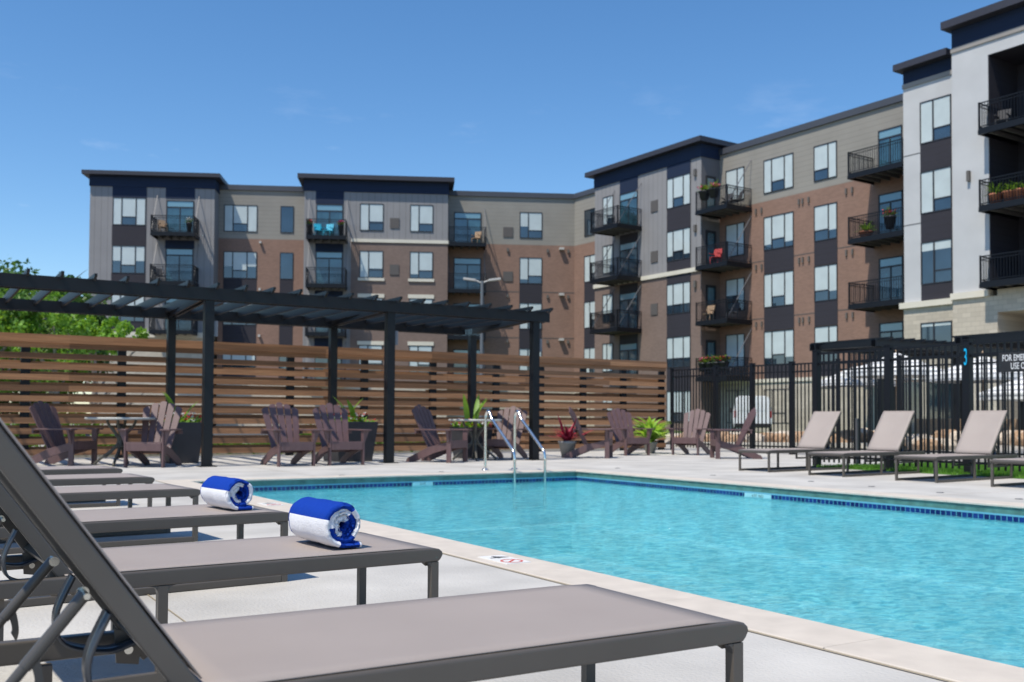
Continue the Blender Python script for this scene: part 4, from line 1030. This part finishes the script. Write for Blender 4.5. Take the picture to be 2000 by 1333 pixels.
for i, hd in enumerate(HE):
    B.window(RW, e0, e1, hd, WH+.05, 0, 't', .27, .8 if i in (1, 3) else 1.0); B.window(RW, f0, f1, hd, WH+.05, 0, 'r', .3, .75 if i in (1, 2, 3) else 1.0)
    B.window(RW, g0, g1, hd, WH+.05, 0, 'r', .0 if i != 2 else .5, 1.0 if i != 2 else .5)
for hd in HE[1:4]:
    for a, b in ((e0, e1), (f0, f1)): B.wall('panel', RW, (a, b, hd-WH-1.33, hd-WH-.06, 0, .025), name='spandrel_panel')
# block C
cd = 1.5
def SC(px, py=400): return S(RW, px, py, cd)
B.wall('batten', RW, (C0, C1, 9.75, 16.22, -9, cd)); B.wall('navy', RW, (C0-.05, C1+.05, 16.22, 17.0, -9, cd+.06), name='navy_fascia'); B.wall('cap', RW, (C0-.5, C1+.42, 17.0, 17.3, -9.3, cd+.5), name='roof_cap')
B.wall('brown', RW, (C0, C1, 0, 9.5, -9, cd)); B.wall('trim', RW, (C0-.05, C1+.05, 9.5, 9.749, -9, cd+.1), name='stone_cornice')
c0, c1 = SC(1303, 350), SC(1349, 350); k0, k1 = SC(1178), SC(1198); dd0, dd1 = SC(1211), SC(1246)
B.wall('navy', RW, (c0, c1, HE[0]+.01, 16.21, cd, cd+.03), name='navy_panel'); B.wall('navy', RW, (dd0, dd1, HE[0]-.1, 16.21, cd, cd+.03), name='navy_panel')
for i, hd in enumerate(HE):
    B.window(RW, c0, c1, hd, WH, cd, 't', .27, 1.0 if i in (0, 2, 4) else .85); B.window(RW, k0, k1, hd, WH, cd, 'r' if False else 'm', .0 if i else .2)
    if i: B.wall('panel', RW, (c0, c1, HE[i]+.01, HE[i-1]-WH-.01, cd, cd+.025), name='spandrel_panel')
for i in range(4):
    B.door(RW, dd0, dd1, HE[i]-.12, FL[i]+.05, cd)
    if i: B.wall('panel', RW, (dd0, dd1, HE[i]-.11, FL[i-1]-.3, cd, cd+.025), name='spandrel_panel')
for i in range(3): B.balcony(RW, S(RW, 1153, 443, cd+2.0), S(RW, 1254, 437, cd), FL[i], cd, cd+2.0)
for z in (14.0, 10.85, 7.6): B.bits('vent', M['vent'], [(SC(1272), SC(1285), z-.35, z+.35, cd, cd+.05)], RW)
# doors in the side face of block C and the corner balconies
for i in range(4):
    q = MB(); wbox(q, RW, C1, C1+.05, FL[i]+.05, FL[i]+2.2, .35, 1.15); o = q.build('side_door', M['wframe'], be, world=True)
    q = MB(); wbox(q, RW, C1+.051, C1+.06, FL[i]+.3, FL[i]+2.05, .47, 1.03); c = q.build('pane', M['dglass'], None); c.data.transform(Matrix.Translation(-Vector(be.location))); c.parent = o
    B.balcony(RW, C1+.06, 16.7, FL[i], .0, 2.02, left=False, rod='r')
for i in range(4):
    B.door(RW, SR(1716), SR(1763), HE[i]-.12, FL[i]+.05, 0)
    B.balcony(RW, S(RW, 1705, 335, 0), 27.85, FL[i], 0, 2.0, right=False, rod='n')
for z in (12.8, 9.6, 6.35):
    for px in (1476, 1487, 1560, 1567, 1579, 1652, 1664): B.bits('drain_spout', M['fix'], [(SR(px, 400), SR(px, 400)+.09, z-.3, z, 0, .09)], RW)
for z in (9.75, 6.5):
    for a, b in ((SR(1468), e0), (e1, f0), (f1, SR(1690))): B.bits('control_joint', M['vent'], [(a, b, z, z+.04, 0, .012)], RW)
for i, z in enumerate((15.5, 12.2, 8.9)):
    B.bits('wall_light', M['fix'], [(SC(1357), SC(1361), z-.35, z+.05, cd, cd+.14)], RW)
q = MB(); wbox(q, LW, -1.6, -1.0, 16.83, 17.1, -4, -3.4); q.build('roof_vent', M['fixw'], be, world=True)
# --- white building
we = empty('apartment_building', wp(RW, 30, 2, 0), 0, 'white stucco apartment building with pale stone base at the right edge', 'building')
Wb = Bld(we); hd_ = 2.0; G0, G1, G2, G3 = 27.9, 30.42, 44.0, 3.2
Wb.wall('white', RW, (G0, G1, 6.25, 16.3, -12, hd_)); Wb.wall('soffit', RW, (G0-.02, G1, 16.3, 16.5, -12, hd_+.06)); Wb.wall('navy', RW, (G0, G1, 16.5, 17.1, -12, hd_), name='navy_fascia')
Wb.wall('cap', RW, (G0-.2, G1, 17.1, 17.40, -12, hd_+.5), name='roof_cap')
Wb.wall('trim', RW, (G0-.15, G1, 5.98, 6.25, -12, hd_+.2), name='stone_cornice'); Wb.wall('cream', RW, (G0, G1, 0, 5.98, -12, hd_+.06))
h0, h1 = S(RW, 1797, 200, hd_), S(RW, 1858, 200, hd_)
for i, hd in enumerate((15.43, 12.2, 8.95)):
    Wb.window(RW, h0, h1, hd, 1.95, hd_, 'm', .27 if i < 2 else .8, 1.0 if i < 2 else .2)
    nz = (12.2, 8.95, 6.26)[i]; Wb.wall('panel', RW, (h0, h1, nz+.01, hd-1.96, hd_, hd_+.025), name='spandrel_panel')
Wb.window(RW, h0, h1, 5.25, 1.4, hd_+.06, 'm', .9, .1)
jz = MB(); 
for z in (13.1, 9.85):
    Wb.bits('control_joint', M['joist'], [(G0, h0-.02, z, z+.04, hd_, hd_+.01), (h1+.02, G1, z, z+.04, hd_, hd_+.01)], RW)
K0, K1 = 31.0-.0, 0
gd = 3.2; G1b = S(RW, 1860, 300, gd); L0 = S(RW, 1930, 200, gd)
Wb.wall('white', RW, (G1b, L0, 6.25, 16.75, -12, gd)); Wb.wall('white', RW, (L0, G2, 16.2, 16.75, -12, gd)); Wb.wall('soffit', RW, (G1b-.02, G2, 16.75, 16.95, -12, gd+.06))
Wb.wall('navy', RW, (G1b, G2, 16.95, 17.75, -12, gd), name='navy_fascia'); Wb.wall('cap', RW, (G1b-.2, G2, 17.75, 18.08, -12, gd+.5), name='roof_cap')
Wb.wall('white', RW, (40, G2, 6.25, 16.2, -12, gd))
Wb.wall('panel', RW, (L0+.001, 40, 6.25, 16.199, -12, gd-2.2), (L0+.001, L0+.03, 6.28, 16.17, gd-2.19, gd-.02), (L0+.031, 40, 16.17, 16.199, gd-2.19, gd-.02), name='loggia_lining')
Wb.wall('trim', RW, (G1b-.05, L0+.02, 6.0, 6.27, -12, gd+.18), name='stone_cornice'); Wb.wall('cream', RW, (G1b, L0+.35, 0, 5.999, -12, gd+.06)); Wb.wall('cream', RW, (L0+.35, G2, 5.3, 6.249, -12, gd+.06)); Wb.wall('cream', RW, (36.5, G2, 0, 5.3, -12, gd+.05))
Wb.wall('panel', RW, (L0+.35, 36.5, 0, 5.299, -12, gd-2.0), name='entry_recess')
for i, zf in enumerate((12.95, 9.72, 6.55)):
    Wb.door(RW, L0+1.55, L0+3.6, zf+2.45, zf+.05, gd-2.2)
    Wb.balcony(RW, S(RW, 1910, 240, gd+.75), L0+5.2, zf, gd-2.19, gd+.75, rod='n')
for i, z in enumerate((8.0, 11.3, 14.5)):
    if i == 1: Wb.bits('wall_light', M['fix'], [(S(RW, 1891, 350, gd), S(RW, 1894, 350, gd)+.05, z-.3, z+.15, gd, gd+.16)], RW)
# dark ground-floor openings behind the umbrellas
for a, b, z1 in ((1767, 1796, 2.9), (1815, 1858, 3.0)):
    q = MB(); wbox(q, RW, S(RW, a, 780, hd_+.06), S(RW, b, 780, hd_+.06), .1, z1, hd_+.06, hd_+.09); q.build('ground_floor_opening', M['glass'], we, world=True)

# ================================================================== BALCONY THINGS
def small_chair(w, s, d, zf, m, label, rz=0.):
    loc = wp(w, s, d, zf); a = math.atan2(w[1][1], w[1][0]); e = empty('balcony_chair', loc, a+rz, label, 'chair')
    b = MB(); b.box(-.25, .25, -.25, .25, .38, .42); b.build('seat', m, e)
    b = MB(); b.hexa([(-.25, .2, .42), (.25, .2, .42), (.25, .24, .42), (-.25, .24, .42), (-.25, .36, .95), (.25, .36, .95), (.25, .40, .95), (-.25, .40, .95)]); b.build('backrest', m, e)
    for x in (-.22, .22):
        for y in (-.22, .22): b = MB(); b.box(x-.02, x+.02, y-.02, y+.02, 0, .38); b.build('leg', m, e)
        b = MB(); b.box(x-.04, x+.04, -.25, .25, .6, .63); b.build('arm', m, e)
def flower_pot(w, s, d, zf, label, fl, potm, h=.3, rad=.22, n=60):
    e = empty('flower_pot', wp(w, s, d, zf), 0, label, 'flower pot'); pot(e, rad*.55, rad*.8, h, potm); r = random.Random(int(s*100))
    f = MB()
    for k in range(n): leaf(f, (r.uniform(-.08, .08), r.uniform(-.08, .08), h-.03), r.uniform(0, 6.28), r.uniform(.15, .4)*rad/.22, .08, r.uniform(.3, 1.4), r.uniform(0, .5), 3)
    f.build('foliage', M['leafmid'], e, recalc=False)
    if fl:
        f = MB()
        for k in range(30):
            a, q = r.uniform(0, 6.28), r.uniform(0, rad)
            for t in range(4): leaf(f, (q*math.cos(a), q*math.sin(a), h+r.uniform(.05, .28)), r.uniform(0, 6.28), .09, .07, r.uniform(.1, 1), 0, 2)
        f.build('flowers', fl, e, recalc=False)
M['turq'] = mat('turquoise_plastic', (.02, .42, .60), .5); M['tan'] = mat('tan_wicker', (.36, .25, .16), .8, var=.2, vscale=30); M['redfab'] = mat('red_fabric', (.5, .06, .06), .8); M['terra'] = mat('terracotta', (.42, .16, .09), .85); M['dgrey'] = mat('dark_grey_fabric', (.06, .06, .065), .8)
sB = S(LW, 622, 440, ad_+.8); small_chair(LW, sB, ad_+.8, FL[0], M['turq'], 'left turquoise chair on the top balcony of the navy-topped centre bay', .3)
small_chair(LW, S(LW, 641, 440, ad_+.8), ad_+.8, FL[0], M['turq'], 'right turquoise chair on the top balcony of the navy-topped centre bay', -.3)
flower_pot(LW, S(LW, 605, 430, ad_+1.2), ad_+1.2, FL[0], 'hanging-height pot of dull red flowers left of the turquoise chairs', M['fred'], M['planter'], .75)
flower_pot(LW, S(LW, 666, 430, ad_+1.2), ad_+1.2, FL[0], 'tall pot of pink flowers right of the turquoise chairs', M['fpink'], M['planter'], .75)
small_chair(LW, S(LW, 318, 440, ad_+.8), ad_+.8, FL[0], M['tan'], 'tan chair on the top balcony of the far left bay', .5)
flower_pot(LW, S(LW, 370, 430, ad_+1.1), ad_+1.1, FL[0], 'pot with pale flowers on the top balcony of the far left bay', M['fwhite'], M['planter'], .7)
small_chair(LW, S(LW, 312, 520, ad_+.8), ad_+.8, FL[1], M['dgrey'], 'dark chair on the second balcony from the top of the far left bay', .5)
small_chair(LW, S(LW, 930, 450, .8), .8, FL[0], M['tan'], 'tan chair on the top balcony beside the corner of the two wings', -.5)
small_chair(RW, 15.6, .9, FL[0], M['dgrey'], 'left dark chair on the top corner balcony of the right wing', .4)
small_chair(RW, 16.2, .8, FL[0], M['dgrey'], 'right dark chair on the top corner balcony of the right wing', -.4)
flower_pot(RW, 14.75, 1.85, FL[0]+.55, 'left rail box of pink and green flowers on the top corner balcony', M['fpink'], M['planter'], .5, .4)
flower_pot(RW, 15.5, 1.85, FL[0]+.55, 'right rail box of pink and green flowers on the top corner balcony', M['fpink'], M['planter'], .5, .4)
small_chair(RW, 15.3, 1.5, FL[1], M['redfab'], 'red chair on the second corner balcony of the right wing', .3)
small_chair(RW, 14.7, 1.5, FL[2], M['tan'], 'pale chair at the left end of the third corner balcony', .3)
small_chair(RW, 16.1, 1.0, FL[2], M['dgrey'], 'dark chair in the middle of the third corner balcony', .0)
for k, px in enumerate((1383, 1400, 1415, 1432)):
    flower_pot(RW, 14.6+.55*k, 1.8, FL[3]+.3, ['leftmost', 'second from left', 'third from left', 'rightmost'][k]+' flower box in the row on the lowest corner balcony', (M['fpink'], M['fred'], M['fpink'], M['fred'])[k], M['planter'], .5, .35)
flower_pot(RW, S(RW, 1690, 430, 1.4), 1.4, FL[1], 'low pot of yellowish plants on the balcony beside the white building', None, M['terra'], .35, .4)
flower_pot(RW, S(RW, 1738, 420, 1.3), 1.3, FL[1]+.3, 'pot of red flowers on the balcony beside the white building', M['fred'], M['planter'], .6, .35)
for k, px in enumerate((1945, 1972, 1992)):
    flower_pot(RW, S(RW, px, 380, gd+.45), gd+.45, 9.72, ['leftmost', 'middle', 'rightmost'][k]+' terracotta pot in the row on the middle balcony of the white building', None, M['terra'], .42, .34)
small_chair(RW, S(RW, 1950, 230, gd), gd-.3, 12.95, M['dgrey'], 'dark chair on the top balcony of the white building', .3)

# ================================================================== TREES
def crown(mb, c, rx, ry, rz_, n, ls, r, clumps=26):
    cl = []
    for _ in range(clumps):
        while True:
            p = Vector((r.uniform(-1, 1), r.uniform(-1, 1), r.uniform(-1, 1)))
            if .2 < p.length < 1: break
        cl.append((Vector((c[0]+p.x*rx, c[1]+p.y*ry, c[2]+p.z*rz_)), r.uniform(.18, .42)*min(rx, rz_)))
    for k in range(n):
        q, rr = cl[k % len(cl)]
        d = Vector((r.gauss(0, 1), r.gauss(0, 1), r.gauss(0, .8))).normalized()*rr*r.uniform(.35, 1.15); p = q+d
        a = Vector((r.gauss(0, 1), r.gauss(0, 1), r.gauss(0, 1))).normalized(); b = a.cross(Vector((r.gauss(0, 1), r.gauss(0, 1), r.gauss(0, 1)))).normalized(); s = ls*r.uniform(.6, 1.3)
        mb.add([p-a*s, p-b*s*.5, p+a*s, p+b*s*.5], [(0, 1, 2, 3)])
def tree(px, dep, top_y, label, lm, wid, n=4200, ls=.10, bm=None, seed=1, lean=0, low=.25, clumps=30, group=None, gzz=0.):
    r = random.Random(seed); P = gdep(px, 830, dep); x, y = float(P[0]), float(P[1]); zt = float(gdep(px, top_y, dep)[2])
    e = empty('tree', (x, y, gzz), 0, label, 'tree', group); h = zt
    t = MB(); t.tube([(0, 0, -.1), (lean*.4, 0, h*.35), (lean, 0, h*.75)], [.02*h+.03, .015*h+.02, .01], 8)
    for k in range(9):
        a = r.uniform(0, 6.28); z0 = h*r.uniform(.25, .65); L_ = wid*r.uniform(.3, .6); bx = lean*z0/(h*.75)
        t.tube([(bx, 0, z0), (bx+L_*.5*math.cos(a), L_*.5*math.sin(a), z0+L_*.5), (bx+L_*math.cos(a), L_*math.sin(a), z0+L_*.9)], [.012*h, .008*h, .004], 6)
    t.build('trunk', bm or M['bark'], e)
    c = MB(); zc = h*(low+1)/2; crown(c, (lean*.7, 0, zc), wid*.5, wid*.5, h*(1-low)/2*.92, n, ls, r, clumps); c.build('crown', lm, e, recalc=False)
    return e
G = 'trees beyond the wooden fence'
tree(-120, 40, 508, 'tall dark green tree at the left edge behind the pergola', M['leafdark'], 6.5, 9000, .15, M['barkdark'], 3, 0, .05, 40, G)
tree(10, 42, 520, 'dark green tree second from the left edge behind the pergola', M['leafdark'], 6.0, 9000, .15, M['barkdark'], 4, 0, .02, 40, G)
tree(112, 41, 508, 'dark green tree touching the left corner of the building', M['leafdark'], 3.4, 6500, .14, M['barkdark'], 5, 0, .02, 36, G)
tree(62, 31, 535, 'lighter green tree with a pale leaning trunk', M['leafmid'], 3.4, 3600, .10, M['bark'], 6, -.5, .30, 26, G)
tree(-30, 30, 545, 'bright green tree at the left edge with open crown', M['leafbright'], 3.0, 2600, .10, M['bark'], 8, .2, .25, 22, G)
tree(112, 30, 545, 'bright green slender tree left of the building corner', M['leafbright'], 2.2, 2400, .09, M['bark'], 7, -.15, .28, 20, G)
tree(184, 27, 596, 'small bright sapling just above the fence left of the cream ledge', M['leafbright'], 1.5, 1500, .075, M['bark'], 9, 0, .66, 12, G)
tree(240, 26, 610, 'smallest bright sapling above the fence in front of the cream ledge', M['leafbright'], 1.0, 1200, .065, M['bark'], 10, 0, .66, 9, G)
# low planting seen through the slats
hb = MB(); r = random.Random(21)
for k in range(16000):
    x = r.uniform(-14, 13); y = r.uniform(21.2, 23.4); hgt = (.5+.35*math.sin(x*.9)+.25*math.sin(x*2.3+1))*(1.0 if x < 4 else .55); z = r.uniform(.02, max(.12, hgt))
    a = Vector((r.gauss(0, 1), r.gauss(0, 1), r.gauss(0, 1))).normalized()*.07; b = a.cross(Vector((0.3, 1, .7))).normalized()*.035; p = Vector((x, y, z))
    hb.add([p-a, p-b, p+a, p+b], [(0, 1, 2, 3)])
tag(hb.build('ground_cover', M['leafmid'], recalc=False), 'low green planting behind the wooden fence', 'planting', kind='stuff')
sw = MB(); strip(sw, -60, 16, 24.0, 30.5, .012); tag(sw.build('pavement', M['concrete2'], recalc=False), kind='structure')

# ================================================================== STREET LAMP
P = gdep(940, 830, 45); la = empty('street_lamp', (float(P[0]), float(P[1]), 0), 0, 'double-headed grey street lamp in front of the brick corner', 'street lamp')
M['galv'] = mat('galvanised_metal', (.16, .17, .18), .5, metal=.3)
zt = float(gdep(940, 548, 45)[2]); b = MB(); b.tube([(0, 0, 0), (0, 0, zt)], [.10, .07], 12); b.build('pole', M['galv'], la)
rx_ = Vector((RV[0], RV[1], 0)).normalized()
for s in (-1, 1):
    b = MB(); b.tube([(0, 0, zt-.1), tuple(rx_*s*.3+Vector((0, 0, zt+.02)))], .035, 8); b.bar(rx_*s*.3+Vector((0, 0, zt+.03)), rx_*s*.85+Vector((0, 0, zt+.10)), .28, .09); b.build('lamp_head', M['fixw'], la)

# ================================================================== VAN
P = gdep(1470, 842, 48.5); va = empty('white_van', (float(P[0]), float(P[1]), .12), -YAW-.21, 'white van seen from behind through the black picket fence', 'van')
vb = MB(); prof = [(-.90, .28), (.90, .28), (.94, .7), (.90, 1.15), (.80, 1.72), (.68, 1.84), (-.68, 1.84), (-.80, 1.72), (-.90, 1.15), (-.94, .7)]
vs = []
for yy, k in ((0, .97), (.12, 1.0), (3.0, 1.0), (3.5, .93), (4.4, .8)):
    for u, v in prof: vs.append((u*k, yy, v if yy < 3.2 else .28+(v-.28)*(.72 if yy < 4 else .45)))
m = len(prof); fs = [tuple(range(m)), tuple(range(4*m, 5*m))[::-1]]+[(j*m+i, j*m+(i+1) % m, (j+1)*m+(i+1) % m, (j+1)*m+i) for j in range(4) for i in range(m)]
vb.add(vs, fs); vb.build('body', M['white'], va, bevel=.03)
M['tail'] = mat('tail_lamp', (.5, .01, .01), .25); M['tyre'] = mat('tyre_rubber', (.02, .02, .02), .9)
for s in (-1, 1):
    b = MB(); b.box(s*.78, s*.885, -.02, .03, .78, 1.12); b.build('tail_light', M['tail'], va, bevel=.01)
    b = MB(); b.tube([(s*.80, .75, .33), (s*.93, .75, .33)], .33, 18); b.build('wheel', M['tyre'], va)
    b = MB(); b.box(s*.06, s*.70, -.012, .02, 1.12, 1.60); b.build('rear_window', M['white'], va, bevel=.01)
    b = MB(); b.box(s*.93, s*1.06, 3.0, 3.08, 1.05, 1.3); b.build('mirror', M['tyre'], va)
b = MB(); b.box(-.88, .88, -.08, .03, .30, .50); b.build('bumper', M['tyre'], va, bevel=.02)
b = MB(); b.box(-.05, .16, -.03, .02, .88, .93); b.box(-.012, .012, -.008, .02, .52, 1.75); b.build('door_handle', M['tyre'], va)

# ================================================================== BOULDERS
M['rock'] = mat('sandstone', (.40, .26, .16), .9, var=.35, vscale=4, bump=.6, bscale=8); M['rockp'] = mat('pale_sandstone', (.55, .47, .38), .9, var=.25, vscale=4, bump=.6, bscale=8)
r = random.Random(31)
import bmesh
rocks = []
for v in range(6):
    bm = bmesh.new(); bmesh.ops.create_icosphere(bm, subdivisions=2, radius=1)
    for q in bm.verts:
        q.co.x *= 1+.22*math.sin(3*q.co.y+v)+r.uniform(-.1, .1); q.co.y *= .85+r.uniform(-.1, .1); q.co.z = max(-.5, min(.72, q.co.z*(.9+r.uniform(-.12, .12))))
    me = bpy.data.meshes.new('boulder'); bm.to_mesh(me); bm.free(); me.materials.append(M['rock'] if v % 3 else M['rockp']); rocks.append(me)
k = 0; px = 1318.
while px < 2040:
    dep = (30.5 if px < 1740 else 27.6)+1.0*math.sin(px*.03)+r.uniform(-.6, .6); P = gdep(px, 850, dep); s = r.uniform(.26, .44)
    o = bpy.data.objects.new('boulder', rocks[k % 6]); col.objects.link(o); z0 = 0 if P[0] < 24.1 else .12
    o.location = (float(P[0]), float(P[1]), z0+s*.38); o.scale = (s*1.3, s, s*.85); o.rotation_euler = (0, 0, r.uniform(0, 6.28))
    tag(o, 'rough tan boulder lying in the rock border seen through the picket fence', 'boulder', 'tan boulders in the rock border'); px += r.uniform(8, 16); k += 1
# pale kerb in front of the rocks
kb = MB(); prev = None
for i in range(14):
    P = gdep(1310+i*55, 850, 27.5); Q = gdep(1310+i*55, 850, 27.9); cur = ((float(P[0]), float(P[1])), (float(Q[0]), float(Q[1])))
    if prev: kb.hexa([(*prev[0], 0), (*cur[0], 0), (*cur[1], 0), (*prev[1], 0), (*prev[0], .15), (*cur[0], .15), (*cur[1], .15), (*prev[1], .15)])
    prev = cur
M['kerb'] = mat('pale_kerb_stone', (.6, .56, .48), .8); tag(kb.build('kerb', M['kerb'], recalc=True), kind='structure')

# ================================================================== PERGOLA, UMBRELLAS AND SEATS ON THE RIGHT TERRACE
pergola('black pergola above the umbrellas behind the nearer picket fence, right side', [21.5, 24.6, 27.7], [21.4, 24.6, 27.7], 16.9, 18.9, 21.2, 28.2, 2.92, boxes=False)
pergola('black pergola at the right edge under the white building', [21.6, 24.8], [21.6, 24.8], 10.2, 14.6, 21.35, 25.2, 2.82, boxes=False)
M['stripe'] = mat('striped_canvas', (.75, .75, .75), .8)
n_ = M['stripe'].node_tree.nodes; l_ = M['stripe'].node_tree.links; t_ = n_.new('ShaderNodeTexCoord'); s_x = n_.new('ShaderNodeSeparateXYZ'); l_.new(t_.outputs['Object'], s_x.inputs[0])
m_ = n_.new('ShaderNodeMath'); m_.operation = 'MULTIPLY'; m_.inputs[1].default_value = 9; l_.new(s_x.outputs['Z'], m_.inputs[0]); f_ = n_.new('ShaderNodeMath'); f_.operation = 'FRACT'; l_.new(m_.outputs[0], f_.inputs[0])
g_ = n_.new('ShaderNodeMath'); g_.operation = 'LESS_THAN'; g_.inputs[1].default_value = .35; l_.new(f_.outputs[0], g_.inputs[0]); x_ = n_.new('ShaderNodeMixRGB'); x_.inputs['Color1'].default_value = (.8, .8, .78, 1); x_.inputs['Color2'].default_value = (.33, .34, .36, 1)
l_.new(g_.outputs[0], x_.inputs['Fac']); l_.new(x_.outputs[0], n_['Principled BSDF'].inputs['Base Color'])
def umbrella(px, dep, top_y, label, rad=1.25):
    P = gdep(px, 830, dep); e = empty('patio_umbrella', (float(P[0]), float(P[1]), .02), 0, label, 'umbrella', 'striped patio umbrellas on the right terrace'); zt = float(gdep(px, top_y, dep)[2])
    c = MB(); n = 8; vs = [(0, 0, zt)]
    for ring_, (rr, zz) in enumerate(((.5, .24), (1., .47))):
        for k in range(n): a = 6.28318*k/n; vs.append((rad*rr*math.cos(a), rad*rr*math.sin(a), zt-zz))
    for k in range(n): a = 6.28318*k/n; vs.append((rad*math.cos(a), rad*math.sin(a), zt-.60))
    fs = [(0, 1+k, 1+(k+1) % n) for k in range(n)]+[(1+k, 9+k, 9+(k+1) % n, 1+(k+1) % n) for k in range(n)]+[(9+k, 17+k, 17+(k+1) % n, 9+(k+1) % n) for k in range(n)]
    c.add(vs, fs); o = c.build('canopy', M['stripe'], e); md = o.modifiers.new('thick', 'SOLIDIFY'); md.thickness = .006
    p = MB(); p.tube([(0, 0, 0), (0, 0, zt+.02)], .022, 10); p.lathe([(.001, 0), (.28, 0), (.28, .05), (.04, .09), (.03, .3)], 20); p.build('pole', M['tan'], e)
    f = MB(); f.lathe([(.001, .12), (.04, .08), (.03, .02), (.02, 0)], 12, (0, 0, zt+.005)); f.build('finial', M['tan'], e)
umbrella(1752, 24.3, 690, 'striped umbrella left of the fence post with the cyan figure', 1.2)
umbrella(1787, 29.5, 706, 'striped umbrella farther back between the two nearer umbrellas', 1.2)
umbrella(1922, 22.8, 696, 'striped umbrella between the cyan figure and the black sign', 1.25)
umbrella(2030, 19.8, 725, 'striped umbrella cut off below the black sign', 1.15)
umbrella(1672, 29.0, 716, 'farthest striped umbrella at the left end of the terrace', 1.1)
def wicker_sofa(px, dep, label, wd, rz):
    P = gdep(px, 840, dep); e = empty('wicker_seat', (float(P[0]), float(P[1]), .0), rz, label, 'outdoor sofa', 'tan wicker seats on the right terrace'); h = wd/2
    b = MB(); b.box(-h, h, -.38, .38, .06, .36); b.build('base', M['tan'], e, bevel=.02)
    b = MB(); b.box(-h, h, .28, .40, .361, .84); b.build('back', M['tan'], e, bevel=.02)
    for s in (-1, 1): b = MB(); b.box(s*(h-.12), s*h, -.38, .279, .361, .6); b.build('arm', M['tan'], e, bevel=.02)
    b = MB(); b.box(-h+.13, h-.13, -.40, .27, .361, .47); b.build('cushion', mat('navy_cushion', (.02, .03, .07), .9), e, bevel=.03)
    for x in (-h+.08, h-.08):
        for y in (-.3, .3): b = MB(); b.box(x-.03, x+.03, y-.03, y+.03, 0, .06); b.build('leg', M['tan'], e)
for px, dep, lab, wd, rz in ((1835, 31.0, 'tan wicker loveseat right of the second lounger back', 1.4, math.pi-.9), (1895, 30.5, 'tan wicker armchair behind the post with the cyan figure', .9, math.pi-.4), (1980, 29.5, 'tan wicker seat at the right edge behind the lounger under the sign', 1.1, math.pi-.8)):
    wicker_sofa(px, dep, lab, wd, rz)
